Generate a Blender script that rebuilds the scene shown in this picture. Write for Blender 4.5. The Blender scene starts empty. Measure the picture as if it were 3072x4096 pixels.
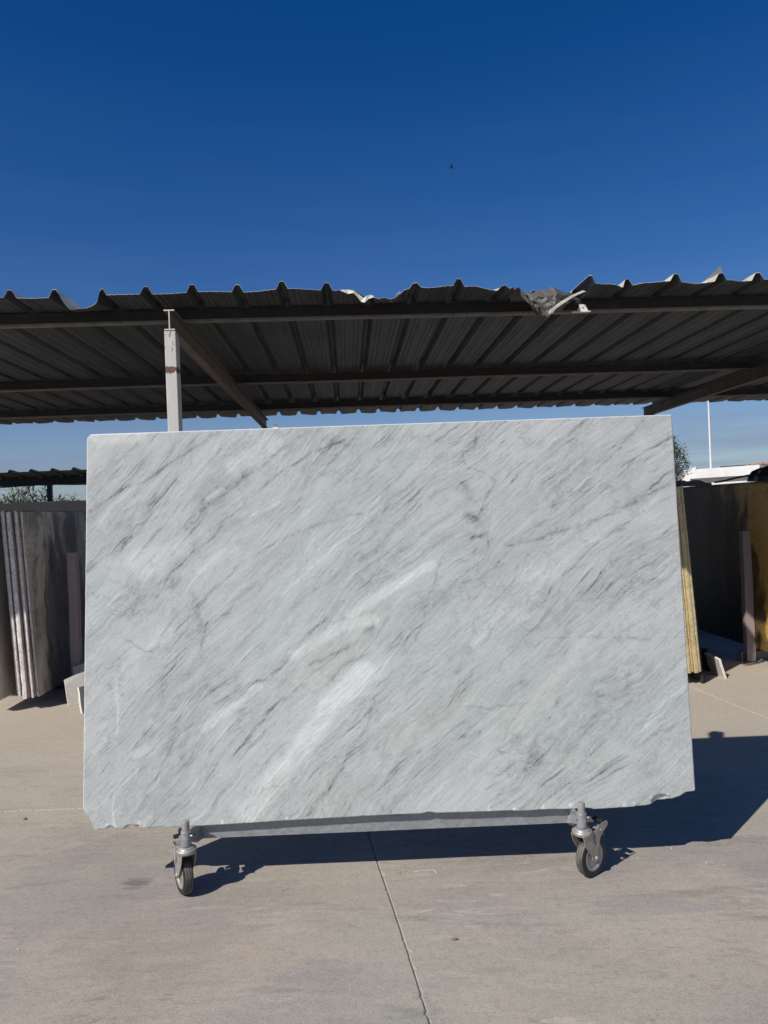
import bpy, bmesh, math, random
import numpy as np
from mathutils import Vector, Matrix

random.seed(7)
rng = np.random.default_rng(11)
SC = bpy.context.scene
COL = SC.collection
R = math.radians

# ------------------------------------------------------------------ camera
cam = bpy.data.cameras.new('camera')
cam.sensor_width = 36.0
cam.lens = 26.04
cam.clip_start = 0.05
cam.clip_end = 2000.0
co = bpy.data.objects.new('camera', cam)
COL.objects.link(co)
ROLL = R(2.18)
co.matrix_world = Matrix.Translation((0, 0, 1.5)) @ Matrix.Rotation(R(90), 4, 'X') @ Matrix.Rotation(-ROLL, 4, 'Z')
SC.camera = co

# ------------------------------------------------------------------ sky, sun, exposure
SUN_TRAVEL = Vector((0.80, 0.80, -1.0)).normalized()
SUN_EL = math.asin(-SUN_TRAVEL.z)
world = bpy.data.worlds.new('World')
SC.world = world
world.use_nodes = True
wt = world.node_tree
wt.nodes.clear()
wo = wt.nodes.new('ShaderNodeOutputWorld')
bg = wt.nodes.new('ShaderNodeBackground')
sky = wt.nodes.new('ShaderNodeTexSky')
sky.sky_type = 'NISHITA'
sky.sun_disc = False
sky.sun_elevation = SUN_EL
sky.sun_rotation = R(225)
sky.altitude = 400
sky.air_density = 1.0
sky.dust_density = 0.35
sky.ozone_density = 3.0
SKY_STRENGTH = 0.081
bg.inputs['Strength'].default_value = SKY_STRENGTH
hs = wt.nodes.new('ShaderNodeHueSaturation')
hs.inputs['Saturation'].default_value = 1.40
hs.inputs['Hue'].default_value = 0.514
# thin cirrus streaks: white mixed in by a stretched noise of the view direction
tc = wt.nodes.new('ShaderNodeTexCoord')
mp = wt.nodes.new('ShaderNodeMapping')
mp.inputs['Scale'].default_value = (1.1, 1.1, 16.0)
mp.inputs['Rotation'].default_value = (0, R(-3), 0)
cn = wt.nodes.new('ShaderNodeTexNoise')
cn.inputs['Scale'].default_value = 2.2
cn.inputs['Detail'].default_value = 5
cn.inputs['Roughness'].default_value = 0.55
cr = wt.nodes.new('ShaderNodeValToRGB')
cr.color_ramp.elements[0].position = 0.42
cr.color_ramp.elements[0].color = (0, 0, 0, 1)
cr.color_ramp.elements[1].position = 0.72
cr.color_ramp.elements[1].color = (1, 1, 1, 1)
sx = wt.nodes.new('ShaderNodeSeparateXYZ')
er = wt.nodes.new('ShaderNodeValToRGB')          # cirrus only lies low over the horizon
er.color_ramp.elements[0].position = 0.02
er.color_ramp.elements[0].color = (1.0, 1.0, 1.0, 1)
er.color_ramp.elements[1].position = 0.52
er.color_ramp.elements[1].color = (0.0, 0.0, 0.0, 1)
ee = er.color_ramp.elements.new(0.34); ee.color = (0.07, 0.07, 0.07, 1)
ee = er.color_ramp.elements.new(0.10); ee.color = (0.75, 0.75, 0.75, 1)
ee = er.color_ramp.elements.new(0.20); ee.color = (0.20, 0.20, 0.20, 1)
mm = wt.nodes.new('ShaderNodeMath'); mm.operation = 'MULTIPLY'
mx = wt.nodes.new('ShaderNodeMix'); mx.data_type = 'RGBA'
CIRRUS = mx
L = wt.links.new
L(tc.outputs['Generated'], mp.inputs['Vector'])
L(mp.outputs['Vector'], cn.inputs['Vector'])
L(cn.outputs['Fac'], cr.inputs['Fac'])
L(tc.outputs['Generated'], sx.inputs['Vector'])
L(sx.outputs['Z'], er.inputs['Fac'])
mq = wt.nodes.new('ShaderNodeMath'); mq.operation = 'MULTIPLY_ADD'   # even haze plus streaks
mq.inputs[1].default_value = 0.5; mq.inputs[2].default_value = 0.5
L(cr.outputs['Color'], mq.inputs[0])
L(mq.outputs['Value'], mm.inputs[0])
L(er.outputs['Color'], mm.inputs[1])
L(sky.outputs['Color'], hs.inputs['Color'])
L(hs.outputs['Color'], mx.inputs['A'])
mx.inputs['B'].default_value = (2.7, 3.3, 5.1, 1)
L(mm.outputs['Value'], mx.inputs['Factor'])
L(mx.outputs['Result'], bg.inputs['Color'])
L(bg.outputs['Background'], wo.inputs['Surface'])

sl = bpy.data.lights.new('sun', 'SUN')
sl.energy = 4.6
sl.angle = R(0.53)
sl.color = (1.0, 0.955, 0.89)
so = bpy.data.objects.new('sun', sl)
so.rotation_euler = SUN_TRAVEL.to_track_quat('-Z', 'Y').to_euler()
so.location = (-6, -6, 9)
COL.objects.link(so)

SC.view_settings.view_transform = 'Standard'
SC.view_settings.look = 'None'
SC.view_settings.exposure = 0.0
SC.view_settings.gamma = 1.0
SC.view_settings.use_curve_mapping = False

# ------------------------------------------------------------------ helpers: tagging and meshes
def tag(o, label=None, cat=None, group=None, kind=None):
    if label: o['label'] = label
    if cat: o['category'] = cat
    if group: o['group'] = group
    if kind: o['kind'] = kind
    return o

def empty(name, loc=(0, 0, 0), rz=0.0):
    o = bpy.data.objects.new(name, None)
    o.location = loc
    o.rotation_euler = (0, 0, rz)
    o.empty_display_size = 0.1
    COL.objects.link(o)
    return o

class MB:
    """collects shapes and links them as ONE mesh object"""
    def __init__(s):
        s.v = []; s.f = []; s.m = []; s.sm = []
    def add(s, vs, fs, mi=0, smooth=False):
        b = len(s.v)
        s.v += [tuple(p) for p in vs]
        for f in fs:
            s.f.append(tuple(b + i for i in f)); s.m.append(mi); s.sm.append(smooth)
        return s
    def box(s, lo, hi, mi=0, bev=0.0, M=None):
        x0, y0, z0 = lo; x1, y1, z1 = hi
        if bev <= 0:
            vs = [(x0,y0,z0),(x1,y0,z0),(x1,y1,z0),(x0,y1,z0),(x0,y0,z1),(x1,y0,z1),(x1,y1,z1),(x0,y1,z1)]
            fs = [(0,3,2,1),(4,5,6,7),(0,1,5,4),(1,2,6,5),(2,3,7,6),(3,0,4,7)]
        else:
            bm = bmesh.new()
            bmesh.ops.create_cube(bm, size=1.0)
            for v in bm.verts:
                v.co = Vector(((x0+x1)/2 + v.co.x*(x1-x0), (y0+y1)/2 + v.co.y*(y1-y0), (z0+z1)/2 + v.co.z*(z1-z0)))
            bmesh.ops.bevel(bm, geom=list(bm.edges), offset=bev, segments=2, profile=0.5, affect='EDGES')
            bm.verts.index_update()
            vs = [v.co.copy() for v in bm.verts]
            fs = [tuple(v.index for v in f.verts) for f in bm.faces]
            bm.free()
        if M is not None: vs = [M @ Vector(p) for p in vs]
        return s.add(vs, fs, mi)
    def prism(s, poly, y0, y1, mi=0, M=None, cap_mi=None):
        """poly in (x,z), extruded along y"""
        n = len(poly)
        vs = [(p[0], y0, p[1]) for p in poly] + [(p[0], y1, p[1]) for p in poly]
        if M is not None: vs = [M @ Vector(p) for p in vs]
        s.add(vs, [(i, (i+1) % n, n+(i+1) % n, n+i) for i in range(n)], mi)
        s.add(vs[:n], [tuple(range(n-1, -1, -1))], mi if cap_mi is None else cap_mi)
        s.add(vs[n:], [tuple(range(n))], mi)
        return s
    def tube(s, pts, r, n=10, mi=0, caps=True, smooth=True):
        pts = [Vector(p) for p in pts]
        rs = r if isinstance(r, (list, tuple)) else [r]*len(pts)
        rings = []
        prev = None
        for i, p in enumerate(pts):
            d = (pts[min(i+1, len(pts)-1)] - pts[max(i-1, 0)]).normalized()
            a = Vector((0,0,1)) if abs(d.z) < 0.9 else Vector((1,0,0))
            if prev is not None: a = prev
            u = (a - d*a.dot(d)).normalized(); w = d.cross(u)
            prev = u
            rings.append([p + (u*math.cos(2*math.pi*k/n) + w*math.sin(2*math.pi*k/n))*rs[i] for k in range(n)])
        vs = [q for rg in rings for q in rg]
        fs = []
        for i in range(len(rings)-1):
            for k in range(n):
                fs.append((i*n+k, i*n+(k+1) % n, (i+1)*n+(k+1) % n, (i+1)*n+k))
        s.add(vs, fs, mi, smooth)
        if caps:
            s.add(rings[0], [tuple(range(n-1, -1, -1))], mi)
            s.add(rings[-1], [tuple(range(n))], mi)
        return s
    def lathe(s, prof, n=32, M=None, mi=0, smooth=True):
        """prof: (radius, height along local z); spun about local z"""
        vs = []
        for r, h in prof:
            for k in range(n):
                a = 2*math.pi*k/n
                vs.append(Vector((r*math.cos(a), r*math.sin(a), h)))
        if M is not None: vs = [M @ p for p in vs]
        fs = []
        for i in range(len(prof)-1):
            for k in range(n):
                fs.append((i*n+k, i*n+(k+1) % n, (i+1)*n+(k+1) % n, (i+1)*n+k))
        return s.add(vs, fs, mi, smooth)
    def grid(s, P, mi=0, smooth=True, flip=False):
        """P: rows of points"""
        h = len(P); w = len(P[0])
        vs = [p for r in P for p in r]
        fs = []
        for j in range(h-1):
            for i in range(w-1):
                f = (j*w+i, j*w+i+1, (j+1)*w+i+1, (j+1)*w+i)
                fs.append(f[::-1] if flip else f)
        return s.add(vs, fs, mi, smooth)
    def build(s, name, mats, parent=None, loc=None):
        me = bpy.data.meshes.new(name)
        me.from_pydata(s.v, [], s.f)
        if not isinstance(mats, (list, tuple)): mats = [mats]
        for m in mats: me.materials.append(m)
        me.polygons.foreach_set('material_index', s.m)
        me.polygons.foreach_set('use_smooth', s.sm)
        me.update()
        o = bpy.data.objects.new(name, me)
        COL.objects.link(o)
        if parent is not None: o.parent = parent
        if loc is not None: o.location = loc
        return o

def copy_part(o, parent):
    c = o.copy(); COL.objects.link(c); c.parent = parent
    for ch in [k for k in o.children]: copy_part(ch, c)
    return c

# ------------------------------------------------------------------ helpers: numpy noise
_GRAD = {}
def vnoise(x, y, seed=0):
    """2-D gradient noise in about -1..1"""
    N = 256
    if seed not in _GRAD:
        ang = np.random.default_rng(seed).random((N, N))*2*np.pi
        _GRAD[seed] = (np.cos(ang), np.sin(ang))
    gx, gy = _GRAD[seed]
    x = np.asarray(x, float); y = np.asarray(y, float)
    xi = np.floor(x).astype(int); yi = np.floor(y).astype(int)
    xf = x-xi; yf = y-yi
    u = xf**3*(xf*(xf*6-15)+10); v = yf**3*(yf*(yf*6-15)+10)
    def g(ix, iy, dx, dy):
        return gx[ix % N, iy % N]*dx + gy[ix % N, iy % N]*dy
    a = g(xi, yi, xf, yf)*(1-u) + g(xi+1, yi, xf-1, yf)*u
    b = g(xi, yi+1, xf, yf-1)*(1-u) + g(xi+1, yi+1, xf-1, yf-1)*u
    return (a*(1-v) + b*v)*1.5
def fbm(x, y, seed=0, oct=4, rough=0.55):
    t = 0; amp = 1; tot = 0
    for k in range(oct):
        t = t + amp*vnoise(x*2**k, y*2**k, seed+k); tot += amp; amp *= rough
    return t/tot

# ------------------------------------------------------------------ helpers: node materials
class NM:
    def __init__(s, name):
        s.mat = bpy.data.materials.new(name)
        s.mat.use_nodes = True
        s.t = s.mat.node_tree
        s.b = s.t.nodes['Principled BSDF']
        s.tc = s.t.nodes.new('ShaderNodeTexCoord')
        s.geo = s.t.nodes.new('ShaderNodeNewGeometry')
        s.obj = s.tc.outputs['Object']
        s.pos = s.geo.outputs['Position']
    def n(s, t): return s.t.nodes.new(t)
    def put(s, sock, v):
        if isinstance(v, bpy.types.NodeSocket): s.t.links.new(v, sock)
        else: sock.default_value = v
    def map(s, vec, scale=(1,1,1), rot=(0,0,0), loc=(0,0,0)):
        m = s.n('ShaderNodeMapping')
        s.put(m.inputs['Vector'], vec)
        m.inputs['Scale'].default_value = scale; m.inputs['Rotation'].default_value = rot; m.inputs['Location'].default_value = loc
        return m.outputs['Vector']
    def noise(s, vec, scale=1, detail=4, rough=0.55, dist=0.0, out='Fac'):
        m = s.n('ShaderNodeTexNoise')
        s.put(m.inputs['Vector'], vec); m.inputs['Scale'].default_value = scale
        m.inputs['Detail'].default_value = detail; m.inputs['Roughness'].default_value = rough; m.inputs['Distortion'].default_value = dist
        return m.outputs[out]
    def voro(s, vec, scale=1, feature='F1', out='Distance', rand=1.0):
        m = s.n('ShaderNodeTexVoronoi'); m.feature = feature
        s.put(m.inputs['Vector'], vec); m.inputs['Scale'].default_value = scale; m.inputs['Randomness'].default_value = rand
        return m.outputs[out]
    def ramp(s, fac, stops, interp='LINEAR'):
        m = s.n('ShaderNodeValToRGB'); s.put(m.inputs['Fac'], fac)
        cr = m.color_ramp; cr.interpolation = interp
        while len(cr.elements) < len(stops): cr.elements.new(0.5)
        for e, (p, c) in zip(cr.elements, stops):
            e.position = p
            e.color = (c, c, c, 1) if isinstance(c, (int, float)) else (*c[:3], 1)
        return m.outputs['Color']
    def mix(s, fac, a, b, mode='MIX'):
        m = s.n('ShaderNodeMix'); m.data_type = 'RGBA'; m.blend_type = mode
        f = lambda c: c if isinstance(c, bpy.types.NodeSocket) else ((c, c, c, 1) if isinstance(c, (int, float)) else (*c[:3], 1))
        s.put(m.inputs['Factor'], fac); s.put(m.inputs['A'], f(a)); s.put(m.inputs['B'], f(b))
        return m.outputs['Result']
    def math(s, op, a, b=0.0, c=None, clamp=False):
        m = s.n('ShaderNodeMath'); m.operation = op; m.use_clamp = clamp
        s.put(m.inputs[0], a); s.put(m.inputs[1], b)
        if c is not None: s.put(m.inputs[2], c)
        return m.outputs[0]
    def sep(s, vec):
        m = s.n('ShaderNodeSeparateXYZ'); s.put(m.inputs[0], vec); return m.outputs
    def comb(s, x, y, z):
        m = s.n('ShaderNodeCombineXYZ')
        for i, v in enumerate((x, y, z)): s.put(m.inputs[i], v)
        return m.outputs[0]
    def done(s, col, rough=0.6, metal=0.0, bump=None, strength=0.2, dist=0.01, spec=None):
        s.put(s.b.inputs['Base Color'], col if isinstance(col, bpy.types.NodeSocket) else (*col[:3], 1))
        s.put(s.b.inputs['Roughness'], rough); s.put(s.b.inputs['Metallic'], metal)
        if spec is not None: s.put(s.b.inputs['Specular IOR Level'], spec)
        if bump is not None:
            m = s.n('ShaderNodeBump'); m.inputs['Strength'].default_value = strength; m.inputs['Distance'].default_value = dist
            s.put(m.inputs['Height'], bump); s.put(s.b.inputs['Normal'], m.outputs['Normal'])
        return s.mat

def worn(name, col, col2, scale=8, rough=0.55, metal=0.0, lo=0.4, hi=0.65, bump=0.15, stretch=(1,1,1), spec=None):
    """plain surface with patchy second colour"""
    k = NM(name)
    v = k.map(k.obj, stretch)
    a = k.noise(v, scale, 6, 0.6)
    b = k.noise(v, scale*9, 3, 0.6)
    c = k.mix(k.ramp(a, [(lo, 0.0), (hi, 1.0)]), col, col2)
    c = k.mix(0.35, c, k.ramp(b, [(0.25, 0.55), (0.75, 1.0)]), 'MULTIPLY')
    return k.done(c, rough, metal, b, bump, 0.004, spec)

# ------------------------------------------------------------------ materials
def mat_concrete():
    k = NM('dusty_concrete')
    p = k.pos
    warp = k.noise(p, 0.9, 3, 0.5, out='Color')
    pw = k.mix(0.22, p, warp, 'ADD')
    base = k.ramp(k.noise(pw, 0.75, 6, 0.62), [(0.30, (0.292, 0.256, 0.212)), (0.5, (0.360, 0.317, 0.260)), (0.72, (0.425, 0.376, 0.310))])
    # lilac grey worn patches
    lil = k.ramp(k.noise(k.map(pw, (1, 1.5, 1), loc=(3.1, 7.7, 0)), 1.15, 7, 0.66), [(0.48, 0.0), (0.60, 0.9)])
    c = k.mix(lil, base, (0.300, 0.266, 0.240))
    # greenish grey clean patches
    grn = k.ramp(k.noise(k.map(pw, (1, 1.2, 1), loc=(13.1, -4.7, 0)), 0.9, 7, 0.6), [(0.50, 0.0), (0.60, 0.8)])
    c = k.mix(grn, c, (0.318, 0.302, 0.248))
    # dusty swipes, drawn out from left to right
    sw = k.map(pw, (0.55, 3.4, 1), rot=(0, 0, R(9)))
    s1 = k.ramp(k.noise(sw, 2.1, 8, 0.68), [(0.52, 0.0), (0.68, 0.85)])
    c = k.mix(k.math('MULTIPLY', s1, 0.75), c, (0.385, 0.345, 0.290))
    s2 = k.ramp(k.noise(k.map(sw, loc=(5, 9, 0)), 2.6, 9, 0.72), [(0.56, 0.0), (0.70, 1.0)])
    c = k.mix(k.math('MULTIPLY', s2, 0.7), c, (0.225, 0.190, 0.158))
    s3 = k.ramp(k.noise(k.map(pw, (0.9, 5.5, 1), rot=(0, 0, R(-6)), loc=(2, 4, 0)), 4.2, 10, 0.76, 0.8), [(0.54, 0.0), (0.62, 1.0)])
    s3m = k.ramp(k.noise(k.map(p, loc=(7, 1, 0)), 1.3, 4, 0.6), [(0.47, 0.0), (0.58, 1.0)])
    c = k.mix(k.math('MULTIPLY', k.math('MULTIPLY', s3, s3m), 0.75), c, (0.455, 0.408, 0.342))
    s4 = k.ramp(k.noise(k.map(pw, (1.2, 4.0, 1), rot=(0, 0, R(16)), loc=(12, 3, 0)), 5.0, 10, 0.78, 1.0), [(0.55, 0.0), (0.63, 1.0)])
    s4m = k.ramp(k.noise(k.map(p, loc=(17, 5, 0)), 1.1, 4, 0.6), [(0.48, 0.0), (0.58, 1.0)])
    c = k.mix(k.math('MULTIPLY', k.math('MULTIPLY', s4, s4m), 0.7), c, (0.225, 0.192, 0.160))
    # thin arcs and scuffs
    arc = k.noise(k.map(pw, (0.8, 2.6, 1), rot=(0, 0, R(-14))), 1.3, 9, 0.75, 0.6)
    sc = k.ramp(k.math('ABSOLUTE', k.math('SUBTRACT', arc, 0.5)), [(0.0, 1.0), (0.010, 0.0)])
    scm = k.ramp(k.noise(p, 1.7, 3, 0.5), [(0.48, 0.0), (0.60, 0.8)])
    c = k.mix(k.math('MULTIPLY', sc, scm), c, (0.20, 0.172, 0.145))
    # brown earth trodden in left of the middle, dark smudge beside the caster
    x, y, z = k.sep(p)
    wn = k.noise(k.map(p, (1.2, 4.5, 1), rot=(0, 0, R(-8))), 3.0, 8, 0.7)
    def blot(cx, cy, rx, ry, jag=1.6):
        dx = k.math('DIVIDE', k.math('SUBTRACT', x, cx), rx); dy = k.math('DIVIDE', k.math('SUBTRACT', y, cy), ry)
        d = k.math('SQRT', k.math('ADD', k.math('MULTIPLY', dx, dx), k.math('MULTIPLY', dy, dy)))
        d = k.math('ADD', d, k.math('MULTIPLY', k.math('SUBTRACT', wn, 0.5), jag*2))
        return k.ramp(d, [(0.55, 1.0), (1.0, 0.0)])
    c = k.mix(k.math('MULTIPLY', blot(-0.72, 2.56, 0.55, 0.24), 0.38), c, (0.275, 0.220, 0.172))
    c = k.mix(k.math('MULTIPLY', blot(-0.35, 2.52, 0.45, 0.12, 2.2), 0.45), c, (0.385, 0.325, 0.265))
    c = k.mix(k.math('MULTIPLY', blot(-1.075, 3.07, 0.075, 0.05, 2.0), 0.65), c, (0.12, 0.115, 0.115))
    c = k.mix(k.math('MULTIPLY', blot(-0.28, 2.43, 0.20, 0.06, 2.4), 0.28), c, (0.20, 0.19, 0.19))
    c = k.mix(k.math('MULTIPLY', blot(0.02, 2.22, 0.10, 0.05, 2.2), 0.4), c, (0.17, 0.165, 0.16))
    c = k.mix(k.math('MULTIPLY', blot(0.95, 2.75, 0.35, 0.10, 2.0), 0.4), c, (0.24, 0.22, 0.225))
    c = k.mix(k.math('MULTIPLY', blot(0.35, 3.0, 0.5, 0.05, 2.4), 0.35), c, (0.40, 0.365, 0.315))
    # pale sandy film further back, swept towards the racks
    far = k.ramp(k.math('ADD', y, k.math('MULTIPLY', k.math('SUBTRACT', wn, 0.5), 1.4)), [(0.0, 0.0), (1.0, 0.0)])
    mr = k.n('ShaderNodeMapRange'); k.put(mr.inputs['Value'], k.math('ADD', y, k.math('MULTIPLY', k.math('SUBTRACT', wn, 0.5), 2.0)))
    mr.inputs['From Min'].default_value = 3.2; mr.inputs['From Max'].default_value = 5.2
    c = k.mix(k.math('MULTIPLY', mr.outputs[0], 0.66), c, (0.475, 0.408, 0.326))
    # grain
    g = k.noise(p, 130, 3, 0.7)
    g2 = k.noise(p, 34, 6, 0.75)
    c = k.mix(0.75, c, k.ramp(g, [(0.30, 0.68), (0.5, 1.03), (0.70, 1.20)]), 'MULTIPLY')
    c = k.mix(0.6, c, k.ramp(g2, [(0.32, 0.80), (0.5, 1.03), (0.68, 1.14)]), 'MULTIPLY')
    sp = k.ramp(k.voro(p, 26, 'F1', 'Distance'), [(0.035, 1.0), (0.06, 0.0)])
    spm = k.ramp(k.noise(p, 5, 2, 0.5), [(0.54, 0.0), (0.60, 0.8)])
    c = k.mix(k.math('MULTIPLY', sp, spm), c, (0.14, 0.12, 0.10))
    bump = k.math('ADD', k.math('MULTIPLY', g, 0.25), k.math('ADD', s1, k.math('MULTIPLY', k.noise(pw, 14, 6, 0.7), 1.2)))
    return k.done(c, 0.93, 0, bump, 0.22, 0.004, 0.25)

def mat_marble():
    k = NM('polished_grey_marble')
    x, y, z = k.sep(k.obj)
    at = k.n('ShaderNodeAttribute'); at.attribute_name = 'veins'
    vr, vg, vb = k.sep(at.outputs['Vector'])
    # flow frame: a along the veins, c across them; the veins lie flatter towards the right
    wv = k.sep(k.noise(k.obj, 1.6, 4, 0.5, out='Color'))
    wx = k.math('SUBTRACT', wv[0], 0.5); wz = k.math('SUBTRACT', wv[1], 0.5)
    a = k.math('ADD', k.math('MULTIPLY', x, 0.72), k.math('MULTIPLY', z, 0.69))
    c0 = k.math('SUBTRACT', k.math('MULTIPLY', z, 0.74), k.math('MULTIPLY', x, 0.67))
    c0 = k.math('ADD', c0, k.math('MULTIPLY', k.math('MULTIPLY', x, x), 0.06))
    c = k.math('ADD', c0, k.math('MULTIPLY', wx, 0.19))
    a = k.math('ADD', a, k.math('MULTIPLY', wz, 0.2))
    def fl(sa, sc, off=0.0): return k.comb(k.math('MULTIPLY', a, sa), k.math('MULTIPLY_ADD', c, sc, off), off)
    n1 = k.noise(fl(0.8, 3.0), 1.0, 4, 0.55)
    n2 = k.noise(fl(1.9, 15.0, 3.3), 1.0, 8, 0.66, 0.2)
    n3 = k.noise(fl(9, 90.0, 7.1), 1.0, 5, 0.72, 0.2)
    n4 = k.noise(fl(1.5, 6.0, 11.7), 1.0, 8, 0.62, 0.5)
    n5 = k.noise(fl(38, 130.0, 2.2), 1.0, 3, 0.6)
    n6 = k.noise(k.obj, 9.0, 9, 0.68, 0.6)
    n7 = k.noise(fl(2.2, 9.0, 21.3), 1.0, 9, 0.66, 0.8)
    v = k.math('MULTIPLY_ADD', k.math('SUBTRACT', n1, 0.5), 0.40, 0.52)
    v = k.math('MULTIPLY_ADD', k.math('SUBTRACT', n2, 0.5), 0.34, v)
    v = k.math('MULTIPLY_ADD', k.math('SUBTRACT', n3, 0.5), 0.42, v)
    v = k.math('MULTIPLY_ADD', k.math('SUBTRACT', n6, 0.5), 0.26, v)
    n8 = k.noise(k.map(k.obj, (1, 1, 1)), 85.0, 4, 0.75)
    v = k.math('MULTIPLY_ADD', k.math('SUBTRACT', n8, 0.5), 0.34, v)
    # broken strokes, fine and coarse, thicker in some bands than in others
    b1 = k.ramp(k.noise(fl(1.3, 4.0, 51.0), 1.0, 6, 0.66), [(0.47, 0.0), (0.60, 1.0)])
    b2 = k.ramp(k.noise(fl(1.7, 4.2, 63.0), 1.0, 6, 0.66), [(0.46, 0.03), (0.62, 1.0)])
    k1 = k.ramp(k.noise(fl(2.8, 42.0, 71.0), 1.0, 9, 0.72, 0.35), [(0.55, 0.0), (0.60, 1.0)])
    k2 = k.ramp(k.noise(fl(5.0, 100.0, 83.0), 1.0, 7, 0.72, 0.3), [(0.545, 0.0), (0.61, 1.0)])
    v = k.math('SUBTRACT', v, k.math('MULTIPLY', k.math('MULTIPLY', k1, b1), 0.28))
    v = k.math('SUBTRACT', v, k.math('MULTIPLY', k.math('MULTIPLY', k2, b2), 0.30))
    k3 = k.ramp(k.noise(fl(2.8, 60.0, 97.0), 1.0, 8, 0.70, 0.25), [(0.55, 0.0), (0.66, 1.0)])
    v = k.math('MULTIPLY_ADD', k.math('MULTIPLY', k3, k.math('SUBTRACT', 1.0, b1)), 0.17, v)
    # thin natural veins: ridges of two stretched noises, broken up along their length
    def ridge(n, w, amt, mask):
        r = k.ramp(k.math('ABSOLUTE', k.math('SUBTRACT', n, 0.5)), [(0.0, 1.0), (w*0.35, 0.55), (w, 0.0)])
        return k.math('MULTIPLY', k.math('MULTIPLY', r, mask), amt)
    m1 = k.ramp(k.noise(fl(1.3, 3.1, 31.0), 1.0, 4, 0.6), [(0.42, 0.0), (0.60, 1.0)])
    m2 = k.ramp(n3, [(0.36, 0.25), (0.58, 1.0)])
    mk = k.math('MULTIPLY', m1, m2)
    v = k.math('SUBTRACT', v, ridge(n4, 0.022, 0.24, mk))
    v = k.math('SUBTRACT', v, ridge(n7, 0.018, 0.20, k.math('MULTIPLY', k.math('SUBTRACT', 1.0, m1), m2)))
    # speckles gathered along the darker streaks
    spk = k.math('MULTIPLY', k.ramp(n5, [(0.60, 0.0), (0.72, 1.0)]), k.ramp(n2, [(0.34, 1.0), (0.52, 0.05)]))
    v = k.math('SUBTRACT', v, k.math('MULTIPLY', spk, 0.34))
    # pale threads
    lt = k.math('MULTIPLY', k.ramp(k.noise(fl(3.5, 30, 44.0), 1.0, 6, 0.6), [(0.60, 0.0), (0.76, 1.0)]), 0.20)
    v = k.math('ADD', v, lt)
    # hairline cracks that branch across the grain
    cn_ = k.noise(k.map(k.obj, (1.0, 1.0, 1.25), rot=(0, R(40), 0)), 3.2, 10, 0.66, 1.1)
    ck = k.ramp(k.math('ABSOLUTE', k.math('SUBTRACT', cn_, 0.5)), [(0.0, 1.0), (0.009, 0.0)])
    cm_ = k.ramp(k.noise(k.map(k.obj, loc=(4.0, 0, 2.0)), 1.9, 5, 0.6), [(0.50, 0.0), (0.62, 1.0)])
    v = k.math('SUBTRACT', v, k.math('MULTIPLY', k.math('MULTIPLY', ck, cm_), 0.20))
    cn2 = k.noise(k.map(k.obj, (1.4, 1.0, 1.0), loc=(9.0, 0, 5.0)), 7.5, 9, 0.70, 1.4)
    ck2 = k.ramp(k.math('ABSOLUTE', k.math('SUBTRACT', cn2, 0.5)), [(0.0, 1.0), (0.016, 0.0)])
    cm2 = k.ramp(k.noise(k.map(k.obj, loc=(14.0, 0, 7.0)), 2.3, 5, 0.6), [(0.53, 0.0), (0.64, 1.0)])
    v = k.math('SUBTRACT', v, k.math('MULTIPLY', k.math('MULTIPLY', ck2, cm2), 0.16))
    # the slab's own larger veins and bands
    brk = k.ramp(k.noise(fl(16, 30, 5.0), 1.0, 5, 0.7), [(0.36, 0.06), (0.64, 1.0)])
    v = k.math('SUBTRACT', v, k.math('MULTIPLY', k.math('MULTIPLY', vr, brk), 0.58))
    v = k.math('MULTIPLY_ADD', vg, 0.27, v)
    col = k.ramp(v, [(0.02, (0.11, 0.112, 0.112)), (0.30, (0.322, 0.332, 0.322)), (0.50, (0.443, 0.456, 0.440)), (0.72, (0.565, 0.578, 0.558)), (1.0, (0.80, 0.80, 0.78))])
    tn = k.noise(fl(0.9, 2.2, 9.0), 1.0, 5, 0.6)
    tv = k.math('ADD', vb, k.math('MULTIPLY', k.math('SUBTRACT', tn, 0.5), 1.1))
    tint = k.ramp(tv, [(0.18, (0.955, 1.015, 0.982)), (0.45, (0.988, 1.0, 0.995)), (0.62, (0.998, 0.996, 1.0)), (0.85, (1.0, 0.984, 1.014))])
    col = k.mix(1.0, col, tint, 'MULTIPLY')
    pk = k.ramp(k.noise(fl(0.8, 2.6, 17.0), 1.0, 5, 0.6), [(0.56, 0.0), (0.70, 0.7)])
    col = k.mix(pk, col, k.mix(1.0, col, (1.03, 0.985, 0.955), 'MULTIPLY'))
    return k.done(col, 0.42, 0, n6, 0.02, 0.001, 0.35)

def mat_marble_edge():
    k = NM('broken_marble_edge')
    n = k.noise(k.obj, 60, 5, 0.7)
    c = k.ramp(n, [(0.3, (0.60, 0.61, 0.61)), (0.7, (0.84, 0.84, 0.83))])
    return k.done(c, 0.6, 0, n, 0.5, 0.004)

def mat_galv():
    k = NM('galvanised_steel')
    cell = k.voro(k.map(k.obj, (1, 1, 1.4)), 60, 'F1', 'Color')
    g = k.sep(cell)[0]
    n = k.noise(k.obj, 22, 6, 0.65)
    c = k.mix(k.math('MULTIPLY', g, 0.6), (0.26, 0.275, 0.28), (0.38, 0.395, 0.40))
    c = k.mix(k.ramp(n, [(0.52, 0.0), (0.66, 0.6)]), c, (0.25, 0.255, 0.255))
    return k.done(c, k.math('MULTIPLY_ADD', g, 0.2, 0.42), 0.35, n, 0.1, 0.002)

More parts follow.
